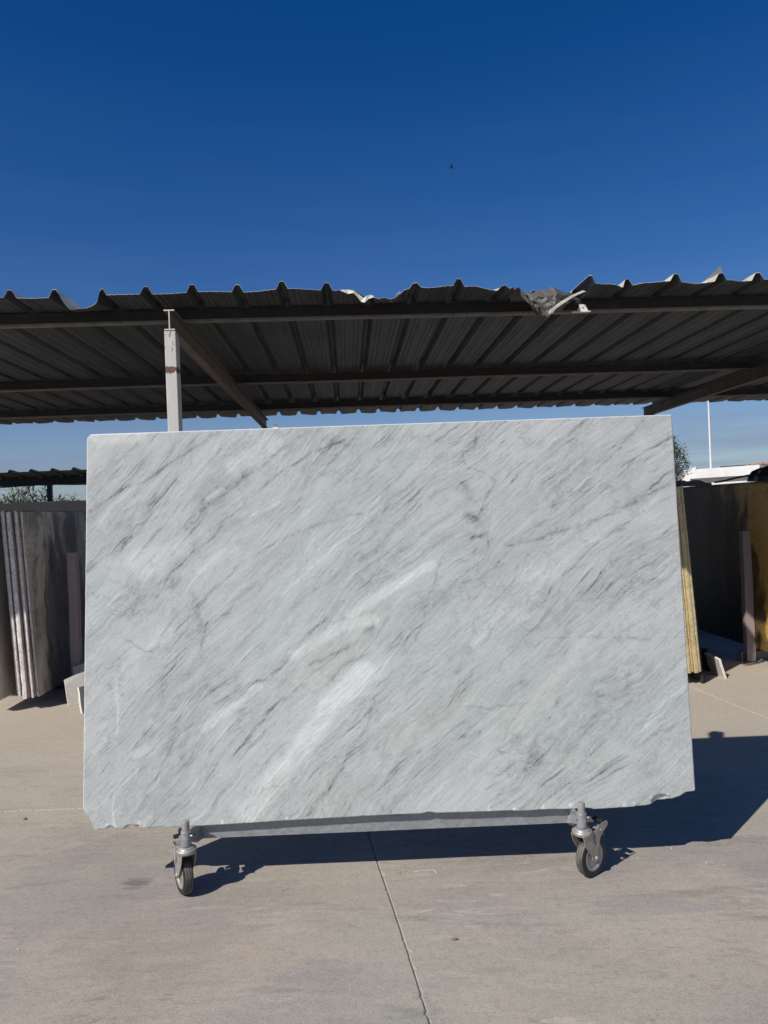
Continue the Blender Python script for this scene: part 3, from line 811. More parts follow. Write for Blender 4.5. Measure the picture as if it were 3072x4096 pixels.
# ------------------------------------------------------------------ marble slab on the trolley
DARK = [(50, 0.3, [(-0.327, 1.576), (-0.555, 1.414), (-0.738, 1.288)]), (60, 0.26, [(1.238, 1.084), (0.881, 0.865), (0.583, 0.739)]), (90, 0.3, [(0.987, 0.509), (0.734, 0.337), (0.481, 0.144)]), (60, 0.26, [(-0.749, 0.552), (-0.898, 0.287), (-1.037, 0.082)]), (60, 0.22, [(0.174, 0.423), (-0.078, 0.143)]), (60, 0.28, [(-0.629, 1.186), (-0.839, 1.056), (-0.923, 0.935)]), (50, 0.2, [(0.433, 1.048), (0.132, 0.812)]), (40, 0.22, [(-0.96, 1.324), (-1.196, 1.125)]), (50, 0.2, [(-0.181, 0.515), (-0.445, 0.184), (-0.629, 0.016)]), (5, 0.35, [(-0.978, 1.6), (-1.034, 1.552), (-1.118, 1.492), (-1.209, 1.425)]), (7, 0.6, [(-0.691, 1.596), (-0.804, 1.53), (-0.888, 1.476), (-0.966, 1.416), (-1.028, 1.383), (-1.126, 1.345), (-1.23, 1.279)]), (12, 0.6, [(-0.327, 1.576), (-0.448, 1.488), (-0.555, 1.414), (-0.654, 1.348), (-0.738, 1.288), (-0.836, 1.208)]), (6, 0.65, [(-0.159, 1.541), (-0.273, 1.503), (-0.464, 1.397), (-0.557, 1.316), (-0.663, 1.236), (-0.713, 1.148), (-0.811, 1.082), (-0.908, 0.99), (-0.964, 0.91)]), (22, 0.5, [(-0.812, 1.013), (-0.909, 0.948)]), (16, 0.45, [(-0.806, 0.917), (-0.774, 0.793)]), (4, 0.5, [(-0.101, 1.222), (-0.282, 1.187), (-0.387, 1.149), (-0.506, 1.098), (-0.633, 1.006), (-0.744, 0.915), (-0.779, 0.868)]), (6, 0.4, [(-0.919, 1.267), (-1.044, 1.209), (-1.113, 1.142), (-1.21, 1.111)]), (9, 0.4, [(-0.106, 1.076), (-0.22, 0.97), (-0.325, 0.912), (-0.396, 0.846)]), (7, 0.4, [(-1.044, 1.188), (-1.113, 1.115), (-1.169, 1.082), (-1.238, 1.03)]), (5, 0.6, [(1.204, 1.296), (1.091, 1.249), (0.969, 1.195), (0.858, 1.157), (0.781, 1.139), (0.653, 1.09), (0.552, 1.073), (0.493, 1.079)]), (16, 0.4, [(1.09, 1.241), (0.97, 1.203)]), (10, 0.5, [(0.815, 1.15), (0.756, 1.132)]), (4, 0.5, [(1.122, 1.58), (1.004, 1.465), (0.914, 1.374), (0.833, 1.301), (0.694, 1.222)]), (3.5, 0.5, [(0.409, 1.572), (0.397, 1.496), (0.345, 1.472), (0.368, 1.412), (0.434, 1.384), (0.482, 1.34), (0.445, 1.282), (0.399, 1.2)]), (22, 0.6, [(0.331, 1.346), (0.361, 1.285)]), (16, 0.8, [(0.349, 1.202), (0.39, 1.179)]), (9, 0.8, [(0.353, 1.11), (0.429, 1.128)]), (4, 0.6, [(0.429, 1.132), (0.426, 1.057)]), (4, 0.42, [(0.223, 1.006), (0.203, 0.933), (0.158, 0.844), (0.155, 0.762)]), (4, 0.5, [(1.227, 1.508), (1.199, 1.466)]), (5, 0.45, [(0.554, 0.969), (0.527, 0.92), (0.465, 0.857), (0.405, 0.81)]), (6, 0.5, [(1.095, 1.19), (1.025, 1.142), (0.895, 1.08), (0.806, 0.992), (0.674, 0.873)]), (5, 0.4, [(0.182, 1.394), (0.043, 1.297), (-0.035, 1.216), (-0.147, 1.12)]), (5, 0.4, [(0.443, 1.232), (0.27, 1.129), (0.124, 1.027), (-0.029, 0.933)]), (5, 0.4, [(0.674, 1.173), (0.561, 1.093), (0.447, 0.989), (0.311, 0.92)]), (6, 0.75, [(-0.26, 0.801), (-0.358, 0.703), (-0.433, 0.641), (-0.508, 0.564), (-0.618, 0.533), (-0.692, 0.478), (-0.81, 0.397), (-0.868, 0.357), (-0.913, 0.274), (-0.972, 0.177)]), (14, 0.4, [(-0.868, 0.357), (-0.913, 0.274)]), (9, 0.65, [(-0.055, 0.771), (-0.175, 0.674), (-0.324, 0.607)]), (7, 0.5, [(-0.081, 0.648), (-0.178, 0.602), (-0.253, 0.532)]), (6, 0.6, [(-0.341, 0.543), (-0.415, 0.503), (-0.512, 0.399), (-0.594, 0.317), (-0.661, 0.242)]), (6, 0.8, [(-0.745, 0.798), (-0.761, 0.741), (-0.776, 0.698)]), (4, 0.7, [(-1.09, 0.754), (-1.032, 0.715), (-0.995, 0.692), (-0.944, 0.704)]), (26, 0.3, [(-0.76, 0.784), (-0.863, 0.723)]), (5, 0.6, [(-0.519, 0.117), (-0.6, 0.043)]), (6, 0.5, [(-0.066, 0.467), (-0.145, 0.285), (-0.243, 0.155), (-0.349, 0.019)]), (5, 0.4, [(-0.724, 0.323), (-0.8, 0.128), (-0.858, 0.054)]), (3.5, 0.5, [(-0.297, 0.291), (-0.373, 0.181), (-0.424, 0.148), (-0.526, 0.117)]), (4, 0.5, [(0.148, 0.767), (0.113, 0.704), (0.128, 0.679)]), (3.5, 0.42, [(0.331, 0.671), (0.287, 0.601), (0.273, 0.482), (0.286, 0.418), (0.351, 0.424), (0.414, 0.401), (0.545, 0.424)]), (20, 0.35, [(0.33, 0.663), (0.277, 0.569)]), (4, 0.4, [(0.545, 0.424), (0.484, 0.339), (0.456, 0.278)]), (3.5, 0.36, [(0.64, 0.683), (0.754, 0.687), (0.876, 0.674), (0.999, 0.677), (1.071, 0.658)]), (10, 0.5, [(0.99, 0.673), (1.071, 0.658)]), (3.5, 0.45, [(1.044, 0.627), (1.008, 0.572), (0.968, 0.47), (0.988, 0.406)]), (5, 0.5, [(0.814, 0.326), (0.714, 0.275), (0.614, 0.216), (0.497, 0.143), (0.367, 0.086)]), (4, 0.5, [(0.422, 0.24), (0.485, 0.214), (0.533, 0.204)]), (7, 0.6, [(0.362, 0.317), (0.28, 0.293)]), (6, 0.4, [(0.2, 0.461), (0.091, 0.363), (0.008, 0.304), (-0.074, 0.26)]), (6, 0.45, [(0.126, 0.252), (0.003, 0.163), (-0.072, 0.089)]), (6, 0.4, [(1.21, 0.334), (1.085, 0.284), (0.984, 0.217)])]
LIGHT = [(4, 0.6, [(-0.103, 1.166), (-0.216, 1.094), (-0.337, 0.988), (-0.428, 0.909)]), (12, 0.4, [(-1.146, 1.373), (-1.084, 1.434)]), (5, 0.7, [(-0.738, 1.316), (-0.674, 1.356)]), (22, 0.4, [(-0.839, 1.001), (-0.631, 1.096)]), (34, 0.7, [(-1.194, 1.594), (-1.019, 1.602)]), (36, 0.6, [(-0.865, 1.112), (-1.004, 1.021)]), (34, 0.6, [(-0.447, 1.545), (-0.624, 1.445)]), (40, 0.55, [(-1.045, 1.064), (-0.838, 1.125)]), (5, 0.6, [(-0.545, 1.239), (-0.432, 1.29)]), (20, 0.95, [(0.19, 1.004), (0.012, 0.907), (-0.157, 0.807)]), (5, 0.6, [(-0.015, 1.291), (-0.145, 1.162)]), (44, 1.05, [(-0.105, 0.577), (-0.226, 0.481), (-0.309, 0.363), (-0.385, 0.266), (-0.467, 0.185), (-0.519, 0.11), (-0.6, 0.036)]), (22, 0.9, [(-0.054, 0.786), (-0.187, 0.762), (-0.396, 0.654)]), (18, 0.85, [(-0.538, 0.529), (-0.656, 0.448), (-0.767, 0.374)]), (16, 0.5, [(-1.057, 0.279), (-0.999, 0.298)]), (14, 0.5, [(-1.216, 0.3), (-1.172, 0.341)]), (40, 0.4, [(-1.039, 0.708), (-0.921, 0.761)]), (3, 0.7, [(-1.12, 0.596), (-1.12, 0.452), (-1.122, 0.36)]), (3, 0.8, [(-1.036, 0.222), (-1.13, 0.142), (-1.139, 0.072), (-1.135, 0.002)]), (4, 0.6, [(0.09, 0.737), (0.013, 0.636), (-0.055, 0.551)]), (14, 0.5, [(0.467, 0.795), (0.398, 0.717), (0.346, 0.662)]), (5, 0.6, [(1.22, 0.468), (1.126, 0.408), (1.057, 0.34)]), (20, 0.35, [(0.091, 0.363), (-0.029, 0.18)])]
BOT = [(-1.260,0.070),(-1.246,0.050),(-1.234,0.032),(-1.223,0.009),(-1.216,-0.011),(-1.191,-0.008),(-1.164,-0.005),(-1.152,0.001),(-1.14,-0.003),(-1.125,-0.009),(-1.094,-0.010),(-1.082,-0.001),(-1.061,0.005),(-1.052,-0.007),(-1.022,-0.010),(-0.943,-0.011),(-0.809,-0.011),(-0.614,-0.008),(-0.611,-0.005),(-0.605,-0.008),(-0.456,-0.004),(-0.286,-0.002),(-0.083,0.001),(0.155,0.001),(0.362,-0.002),(0.474,-0.002),(0.489,-0.005),(0.593,-0.005),(0.625,-0.003),(0.681,-0.006),(0.729,-0.006),(0.793,-0.007),(0.808,-0.011),(0.969,-0.008),(0.977,-0.005),(1.017,-0.005),(1.049,0.002),(1.066,0.010),(1.09,0.011),(1.13,0.017),(1.163,0.028),(1.184,0.041),(1.205,0.043),(1.224,0.0445)]
def big_slab():
    NX, NZ = 640, 420
    bx = np.array([p[0] for p in BOT]); bz = np.array([p[1] for p in BOT])
    # left/right edges lean a little; top edge dips
    tz = np.linspace(0, 1, NZ+1)
    tx = np.linspace(0, 1, NX+1)
    X = np.zeros((NZ+1, NX+1)); Z = np.zeros_like(X)
    for j, t in enumerate(tz):
        jl = 0.0016*fbm(np.array(t*18.0), np.array(3.0), 61, 4, 0.7); jr = 0.0016*fbm(np.array(t*18.0), np.array(9.0), 62, 4, 0.7)
        xl = -1.259 + 0.022*t + jl; xr = 1.2225 + 0.017*t + jr
        if t > 0.987: xl += 0.016*((t-0.987)/0.013)**2      # rounded upper left corner
        X[j] = xl + (xr-xl)*tx
    xb = np.linspace(-1.26, 1.2225, NX+1)
    zb = np.interp(xb, bx, bz) + 0.0011*fbm(xb*40, xb*0+2, 63, 4, 0.7) - np.clip(vnoise(xb*11, xb*0+4, 64)-0.35, 0, 1)*-0.012
    zt = 1.606 - 0.0028*(xb+1.24) + 0.0004*vnoise(xb*9, xb*0+7, 65)
    for j, t in enumerate(tz):
        Z[j] = zb*(1-t)+zt*t
    # vein fields
    wx = 0.026*fbm(X*6, Z*6, 81, 5, 0.62); wz = 0.026*fbm(X*6+40, Z*6, 87, 5, 0.62)
    Xw, Zw = X+wx, Z+wz
    lump = 0.5+0.5*fbm(X*13, Z*13, 91, 3, 0.6)
    def field(lines, kw, pw=2, calm=1.0):
        F = np.zeros_like(X)
        for w, st, pts in lines:
            w = w*0.001*kw
            best = np.full_like(X, 9.0)
            x0 = min(p[0] for p in pts)-6*w-0.04; x1 = max(p[0] for p in pts)+6*w+0.04
            z0 = min(p[1] for p in pts)-6*w-0.04; z1 = max(p[1] for p in pts)+6*w+0.04
            mk = (X > x0) & (X < x1) & (Z > z0) & (Z < z1)
            px, pz = (X+wx*calm)[mk], (Z+wz*calm)[mk]
            b = np.full(px.shape, 9.0)
            for (ax, az), (cx, cz) in zip(pts[:-1], pts[1:]):
                dx, dz = cx-ax, cz-az
                t = np.clip(((px-ax)*dx+(pz-az)*dz)/(dx*dx+dz*dz+1e-9), 0, 1)
                b = np.minimum(b, np.hypot(px-ax-t*dx, pz-az-t*dz))
            ww = w*((0.35+1.3*lump[mk])*calm+(1-calm))
            f = st*(0.75*np.exp(-(b/ww)**pw) + 0.25*np.exp(-(b/(ww*3.2))**2))
            F[mk] = np.maximum(F[mk], f)
        return F
    FD = field(DARK, 0.95)
    FL = field(LIGHT, 1.05, 5, 0.45)
    # tint field: greenish left of the middle, lilac at the upper right
    def blob(cx, cz, rx, rz): return np.exp(-(((X-cx)/rx)**2+((Z-cz)/rz)**2))
    T = 0.46 - 0.36*blob(-0.1, 0.95, 0.55, 0.45) + 0.34*blob(0.75, 1.25, 0.45, 0.35) + 0.30*blob(-0.75, 1.15, 0.4, 0.3) - 0.22*blob(0.75, 0.45, 0.5, 0.3) + 0.2*blob(0.95, 0.75, 0.25, 0.3)
    # grit where the lower edge has chipped: white bruises
    shard = fbm(X*75, Z*60, 111, 3, 0.7)
    chips = [(-1.165,0.008,0.010),(-1.135,0.004,0.012),(-1.04,0.004,0.02),(-0.687,-0.002,0.006),(-0.61,0.002,0.007),(-0.44,0.002,0.010),(0.38,0.002,0.014),(0.48,0.003,0.009),(0.60,0.003,0.016),(0.715,0.010,0.010),(0.97,0.006,0.007),(1.045,0.022,0.010),(1.075,0.028,0.008),(1.11,0.033,0.008),(0.93,0.0,0.008),(-0.70,0.0,0.01)]
    for cx, cz, r in chips:
        q = np.exp(-((Xw-wx*0.7-cx)/r)**2 - ((Zw-wz*0.7-cz)/(r*1.3))**2)
        FL = np.maximum(FL, np.clip((q-0.45+0.75*shard)*2.6, 0, 1.3)*(q > 0.12))
    th = 0.030
    mb_v = []
    Y = np.zeros_like(X)
    # shallow shell-like spalls on the lower edge
    for cx, cz, rx, rz, d in ((1.085, 0.006, 0.045, 0.030, 0.018), (-1.075, -0.012, 0.022, 0.016, 0.02), (-1.045, -0.012, 0.03, 0.016, 0.010), (-1.15, -0.01, 0.018, 0.014, 0.012)):
        e = 1-((X-cx)/rx)**2-((Z-cz)/rz)**2
        cr_ = fbm(X*45, Z*90, 95, 4, 0.65)
        Y += np.clip(e, 0, 1)**0.6*d*(0.6+0.8*(0.5+0.5*cr_))
        FL = np.maximum(FL, (e > 0)*np.clip(0.55+0.9*cr_, 0, 1.1))
    Y += 0.0 
    n_front = (NX+1)*(NZ+1)
    ch = 0.0022
    vs = np.stack([X, Y, Z], -1).reshape(-1, 3)
    # ring of border vertices, counter-clockwise seen from the front
    idx = lambda j, i: j*(NX+1)+i
    ring = [idx(0, i) for i in range(NX)] + [idx(j, NX) for j in range(NZ)] + [idx(NZ, i) for i in range(NX, 0, -1)] + [idx(j, 0) for j in range(NZ, 0, -1)]
    rv = vs[ring]
    cxy = np.array([0, 0, 0.8])
    out = rv.copy()
    d = np.zeros_like(rv)
    m = len(ring)
    for q in range(m):
        j, i = divmod(ring[q], NX+1)
        d[q] = ((i == NX)-(i == 0), 0, (j == NZ)-(j == 0))
    chv = np.where(d[:, 2:3] < 0, 0.0008, ch)
    r1 = rv + d*chv + np.array([0, 1, 0])*chv*1.2
    r1[:, 1] = np.maximum(r1[:, 1], 0.0025)
    r2 = r1.copy(); r2[:, 1] = th
    jag = fbm(np.arange(m)*0.13, np.arange(m)*0+5.0, 97, 4, 0.7)
    low = (d[:, 2] < 0)
    r2[low, 2] += 0.004*jag[low]
    V = np.concatenate([vs, r1, r2])
    ii, jj = np.meshgrid(np.arange(NX), np.arange(NZ))
    a = (jj*(NX+1)+ii).ravel()
    quads = np.stack([a, a+1, a+NX+2, a+NX+1], -1)
    k = np.arange(m); kn = (k+1) % m
    rg = np.array(ring)
    q1 = np.stack([rg[k], n_front+k, n_front+kn, rg[kn]], -1)
    q2 = np.stack([n_front+k, n_front+m+k, n_front+m+kn, n_front+kn], -1)
    faces = quads.tolist()+q1.tolist()+q2.tolist()+[[n_front+m+int(t) for t in range(m-1, -1, -1)]]
    me = bpy.data.meshes.new('marble_slab')
    me.from_pydata(V.tolist(), [], faces)
    me.materials.append(M['marble']); me.materials.append(M['marble_edge'])
    mi = np.zeros(len(faces), dtype=np.int32); mi[len(quads):len(quads)+2*m] = 1
    me.polygons.foreach_set('material_index', mi)
    sm = np.zeros(len(faces), dtype=bool); sm[:len(quads)] = True
    me.polygons.foreach_set('use_smooth', sm)
    at = me.attributes.new('veins', 'FLOAT_VECTOR', 'POINT')
    A = np.zeros((len(V), 3), dtype=np.float32)
    A[:n_front, 0] = FD.ravel(); A[:n_front, 1] = FL.ravel(); A[:, 2] = 0.46; A[:n_front, 2] = T.ravel()
    at.data.foreach_set('vector', A.ravel())
    me.update()
    o = bpy.data.objects.new('marble_slab', me)
    COL.objects.link(o)
    o.location = (0, 3.0, 0.273)
    o.rotation_euler = (R(-5.0), 0, 0.011)
    return o
slab = tag(big_slab(), 'large polished grey white marble slab with diagonal veins and a chipped lower edge, standing on the trolley', 'marble slab')

# ------------------------------------------------------------------ trolley under the slab
trol = tag(empty('slab_trolley', (0, 3.05, 0)), 'galvanised steel slab trolley on swivel casters carrying the big marble slab', 'trolley')
TO = Vector((0, -3.05, 0))
def tbuild(mb, name, mat, parent=None):
    if parent is None:
        mb.v = [(p[0]+TO.x, p[1]+TO.y, p[2]+TO.z) for p in mb.v]
    return mb.build(name, mat, parent or trol)
XL, YL = -0.833, 2.935
XR, YR = 0.744, 2.965
def barY(x): return 3.034 + 0.011*x
# front beam: box section, with a thin seat strip under the slab
mb = MB()
P = []
for x in np.linspace(XL+0.018, XR-0.018, 30):
    y = barY(x); w = 0.0006*math.sin(x*9)
    P.append([(x, y+w, 0.196), (x, y+0.04, 0.196), (x, y+0.04, 0.262), (x, y+w, 0.262)])
mb.grid([[r[k % 4] for r in P] for k in range(5)], 0, smooth=False)
for r in (P[0], P[-1]): mb.add(r, [(0, 1, 2, 3)])
beam = tbuild(mb, 'beam', M['galv'])
for x0 in (-0.62, -0.02, 0.56):
    tbuild(MB().box((x0, 3.012+0.011*x0, 0.2625), (x0+0.05, 3.07+0.011*x0, 0.2655)), 'seat_strip', M['galv'])
# bearers, frame and rear beam behind the slab
for x in (-0.60, 0.60):
    y0 = barY(x)+0.041
    tbuild(MB().box((x-0.025, y0, 0.205), (x+0.025, 3.76, 0.255), 0, 0.004), 'base_rail', M['galv'])
    tn = math.tan(R(5.0))
    tbuild(MB().tube([(x, 3.098+0.011*x, 0.256), (x, 3.098+0.011*x+tn*1.50, 1.76), (x, 3.10+0.011*x+tn*1.56, 1.815), (x, 3.135+0.011*x+tn*1.56, 1.842), (x, 3.16+0.011*x+tn*1.56, 1.83)], [0.024, 0.024, 0.044, 0.046, 0.03], 14), 'upright', M['galv'])
    tbuild(MB().tube([(x, 3.70, 0.256), (x, 3.29, 1.62)], 0.019, 12), 'brace', M['galv'])
mb = MB().box((-0.80, 3.762, 0.200), (0.76, 3.802, 0.262), 0, 0.003)
tbuild(mb, 'beam', M['galv'])
tbuild(MB().tube([(-0.58, 3.55, 0.78), (0.58, 3.55, 0.78)], 0.016, 12), 'crossbar', M['galv'])
def gusset(xs, ys, side):
    """plate joining the stem socket to the beam end"""
    g_ = MB()
    x0 = xs + side*0.016; x1 = xs + side*0.046
    yb = barY(x1)
    vs = [(x0, ys+0.004, 0.268), (x0+side*0.006, yb+0.001, 0.266), (x1, yb-0.003, 0.262), (x1, yb-0.003, 0.198), (x0+side*0.004, yb+0.001, 0.180), (x0, ys+0.004, 0.222)]
    vs2 = [(p[0]-side*0.0005, p[1]+0.006, p[2]) for p in vs]
    g_.add(vs+vs2, [(0,1,2,3,4,5), (11,10,9,8,7,6)] + [(i, (i+1) % 6, 6+(i+1) % 6, 6+i) for i in range(6)])
    return tbuild(g_, 'bracket', M['galv'])
def socket(xs, ys, side):
    s_ = MB()
    s_.lathe([(0.0150, 0.268), (0.0192, 0.268), (0.0200, 0.266), (0.0202, 0.215), (0.0206, 0.209), (0.0190, 0.2085)], 28, Matrix.Translation((xs, ys, 0)))
    o = tbuild(s_, 'sleeve', M['galv'])
    for dx, dz in ((-0.021, 0.247), (0.0225, 0.250)):
        b_ = MB().tube([(xs+dx*0.86, ys-0.006, dz), (xs+dx*1.25, ys-0.008, dz)], 0.0042, 8)
        b_.v = [(p[0]+TO.x, p[1]+TO.y, p[2]) for p in b_.v]
        b_.build('bolt', M['zinc'], o)
    b_ = MB().tube([(xs+0.008, ys-0.0175, 0.240), (xs+0.0088, ys-0.0215, 0.240)], 0.0026, 8)
    b_.v = [(p[0]+TO.x, p[1]+TO.y, p[2]) for p in b_.v]
    b_.build('screw', M['zinc'], o)
    return o
def caster(name, ang, brake=True):
    """local frame: stem axis at the origin, +x is the trail direction; returns the fork with its pieces as children"""
    TR = 0.050; WR = 0.080; HW = 0.0195
    RZ = Matrix.Rotation(ang, 4, 'Z')
    f = MB()
    # swivel head: stepped discs
    f.lathe([(0.0, 0.2075), (0.021, 0.2075), (0.0225, 0.206), (0.030, 0.205), (0.0315, 0.2025), (0.0318, 0.200), (0.036, 0.1995), (0.0395, 0.198), (0.0405, 0.194), (0.0402, 0.187), (0.037, 0.1815), (0.034, 0.181), (0.0, 0.181)], 40)
    # fork cheeks: pressed plates narrowing down to the axle, joined over the wheel by the crown
    for sgn in (-1, 1):
        prof = [(-0.030, 0.188), (-0.018, 0.150), (0.010, 0.112), (0.034, 0.086), (0.040, 0.069), (0.050, 0.063), (0.061, 0.069), (0.064, 0.090), (0.060, 0.130), (0.056, 0.165), (0.046, 0.190)]
        yo = [0.030 if z > 0.14 else 0.0265 for _, z in prof]
        n = len(prof)
        a = [(p[0], sgn*(y_), p[1]) for p, y_ in zip(prof, yo)]
        b = [(p[0], sgn*(y_-0.003), p[1]) for p, y_ in zip(prof, yo)]
        f.add(a+b, [tuple(range(n)) if sgn < 0 else tuple(range(n-1, -1, -1)), tuple(range(2*n-1, n-1, -1)) if sgn < 0 else tuple(range(n, 2*n))] + [(i, (i+1) % n, n+(i+1) % n, n+i) for i in range(n)], 0)
        # rolled front flange
        f.tube([(-0.031, sgn*0.0285, 0.186), (-0.019, sgn*0.0282, 0.149), (0.009, sgn*0.0262, 0.111), (0.033, sgn*0.0258, 0.085)], 0.0022, 6)
    f.box((-0.028, -0.0295, 0.179), (0.046, 0.0295, 0.186), 0, 0.002)
    f.v = [tuple(RZ @ Vector(p)) for p in f.v]
    o = f.build(name, M['zinc'], trol)
    AX = RZ @ Matrix.Translation((TR, 0, WR)) @ Matrix.Rotation(R(90), 4, 'X')
    # tyre: rounded tread with two grooves
    prof = []
    hw = HW
    pts = [(0.0555, -hw+0.002), (0.058, -hw), (0.068, -hw), (0.0745, -hw+0.0015), (0.0778, -hw+0.005), (0.0792, -0.0098), (0.0793, -0.0078), (0.0768, -0.0070), (0.0768, -0.0056), (0.0797, -0.0048), (0.0800, 0.0), (0.0797, 0.0048), (0.0768, 0.0056), (0.0768, 0.0070), (0.0793, 0.0078), (0.0792, 0.0098), (0.0778, hw-0.005), (0.0745, hw-0.0015), (0.068, hw), (0.058, hw), (0.0555, hw-0.002)]
    t_ = MB()
    t_.lathe(pts[:5], 56, AX, 1)
    t_.lathe(pts[4:17], 56, AX, 0, smooth=False)
    t_.lathe(pts[16:], 56, AX, 1)
    t_.build('tyre', [M['rubber'], M['rubber_side']], o)
    r_ = MB()
    rp = [(0.010, 0.0200), (0.013, 0.0200), (0.014, 0.0165), (0.036, 0.0135), (0.040, 0.0120), (0.0425, 0.0150), (0.045, 0.0185), (0.053, 0.0200), (0.0558, 0.0180)]
    r_.lathe(rp, 48, AX); r_.lathe([(a, -b) for a, b in rp], 48, AX)
    r_.build('wheel_rim', M['zinc'], o)
    bl = MB()
    for sgn in (-1, 1):
        bl.lathe([(0.0, sgn*0.0345), (0.0045, sgn*0.0345), (0.0075, sgn*0.0330), (0.0080, sgn*0.0300)], 6, AX, 0, smooth=False)
        bl.lathe([(0.0, sgn*0.0305), (0.0105, sgn*0.0300), (0.0105, sgn*0.0280)], 20, AX)
    bl.lathe([(0.0055, -0.03), (0.0055, 0.03)], 12, AX)
    bl.build('axle_bolt', M['zinc'], o)
    p_ = MB()
    p_.lathe([(0.0, 0.3075), (0.0118, 0.3075), (0.0140, 0.3068), (0.0149, 0.3050), (0.0149, 0.20)], 28)
    p_.build('stem', M['pin'], o)
    # brake pedal: pressed arm each side, cross tab and dark tread
    b_ = MB()
    arm = [(0.040, 0.150), (0.036, 0.190), (0.060, 0.204), (0.100, 0.214), (0.118, 0.213), (0.124, 0.204), (0.120, 0.193), (0.104, 0.182), (0.084, 0.170), (0.070, 0.155), (0.064, 0.135), (0.056, 0.120)]
    for sgn in (-1, 1):
        n = len(arm)
        a = [(q[0], sgn*0.0335, q[1]) for q in arm]; b = [(q[0], sgn*0.0310, q[1]) for q in arm]
        b_.add(a+b, [tuple(range(n)) if sgn < 0 else tuple(range(n-1, -1, -1)), tuple(range(2*n-1, n-1, -1)) if sgn < 0 else tuple(range(n, 2*n))] + [(i, (i+1) % n, n+(i+1) % n, n+i) for i in range(n)])
        b_.tube([(0.078, sgn*0.0335, 0.186), (0.078, sgn*0.0365, 0.186)], 0.0045, 10)
    b_.box((0.050, -0.0312, 0.196), (0.088, 0.0312, 0.199))
    b_.v = [tuple(RZ @ Vector(p)) for p in b_.v]
    b_.build('brake_pedal', M['zinc'], o)
    k_ = MB()
    k_.box((0.090, -0.026, 0.207), (0.112, 0.022, 0.219), 0, 0.003)
    q_ = MB().tube([(0.094, -0.020, 0.176), (0.112, -0.021, 0.150)], 0.0016, 6)
    q_.v = [tuple(RZ @ Vector(p)) for p in q_.v]
    q_.build('release_pin', M['zinc'], o)
    k_.v = [tuple(RZ @ Vector(p)) for p in k_.v]
    k_.build('pedal_tread', M['black_plastic'], o)
    return o
socket(XL, YL, 1); gusset(XL, YL, 1)
socket(XR, YR, -1); gusset(XR, YR, -1)
c1 = caster('caster', math.atan2(0.85, -0.53)); c1.location = (XL, YL-3.05, 0)
c2 = caster('caster', math.atan2(0.62, 0.79)); c2.location = (XR, YR-3.05, 0)
c3 = caster('caster', R(70)); c3.location = (-0.72, 3.782-3.05, 0)
c4 = caster('caster', R(20)); c4.location = (0.66, 3.782-3.05, 0)
# small hanging lever beside the left socket
tbuild(MB().box((XL-0.034, YL+0.010, 0.252), (XL-0.018, YL+0.024, 0.272), 0, 0.003), 'lock_knob', M['black_plastic'])

# ------------------------------------------------------------------ stone slabs on the racks
def stone(x, y, zb, th, Ln, H, lean, face, edge, yaw=PHI, seed=0, jag=0.004, cut=0.0, top_jag=0.004, label=None, group=None):
    n = 44
    zz = np.linspace(0, H, n)
    jf = jag*(fbm(zz*5+seed*3.1, zz*0+seed, 201, 5, 0.7)+0.4*vnoise(zz*31, zz*0+seed*1.7, 205))
    jb = 0.003*vnoise(zz*9, zz*0+seed*2.7, 207)
    rows = []
    for q, z in enumerate(zz):
        yf = jf[q]
        if cut > 0: yf += max(0.0, cut-z)*0.7
        tz = top_jag*float(vnoise(np.array(seed*5.3), np.array(q*1.0), 209)) if q == n-1 else 0
        j2 = jf[(q+3) % n]*0.3
        c = 0.0015
        rows.append([(c, yf, z+tz), (th*0.5, yf-0.0015+j2, z), (th-c, yf+0.001, z-tz), (th, yf+c+0.001, z-tz), (th, Ln+jb[q], z), (0, Ln+jb[q], z), (0, yf+c, z)])
    w = 7
    vs = [p for r in rows for p in r]
    mb = MB()
    fs = []; mi = []
    for j in range(n-1):
        for i in range(w):
            fs.append((j*w+i, j*w+(i+1) % w, (j+1)*w+(i+1) % w, (j+1)*w+i)); mi.append(0 if i in (3, 5) else 1)
    fs.append(tuple(range(w-1, -1, -1))); mi.append(1)
    fs.append(tuple((n-1)*w+i for i in range(w))); mi.append(1)
    b = 0
    for f, m_ in zip(fs, mi): mb.f.append(f); mb.m.append(m_); mb.sm.append(False)
    mb.v = vs
    o = mb.build('stone_slab', [face, edge])
    o.location = (x, y, zb); o.rotation_euler = (0, -R(lean), yaw)
    return tag(o, label, 'stone slab', group)
ORD = ['leftmost', 'second from the left', 'third from the left', 'fourth from the left', 'fifth from the left', 'sixth from the left', 'rightmost']
x = -3.040
for q in range(7):
    th = [0.016, 0.017, 0.015, 0.030, 0.017, 0.016, 0.016][q]
    yj = [0.03, 0.008, 0.022, -0.012, 0.026, 0.0, 0.035][q]
    zb = [0.105, 0.118, 0.102, 0.100, 0.112, 0.104, 0.100][q]
    last = q == 6
    lab = ('%s of the white sawn edged slabs stacked at the left' % ORD[q]) + (', its large brown clouded face turned right' if last else ', thickest edge' if q == 3 else ', thin edge on')
    stone(x, 6.0+yj, zb, th, 2.75, 1.535-zb*0.2, 3.0, M['stone_grey'], M['edge_white'], seed=q+1, jag=0.006, cut=0.09 if q in (4,) else (0.03 if q in (0, 6) else 0.0), label=lab, group='white edged slabs in the left stack')
    x += th+[0.006, 0.008, 0.007, 0.009, 0.007, 0.008, 0.0][q]
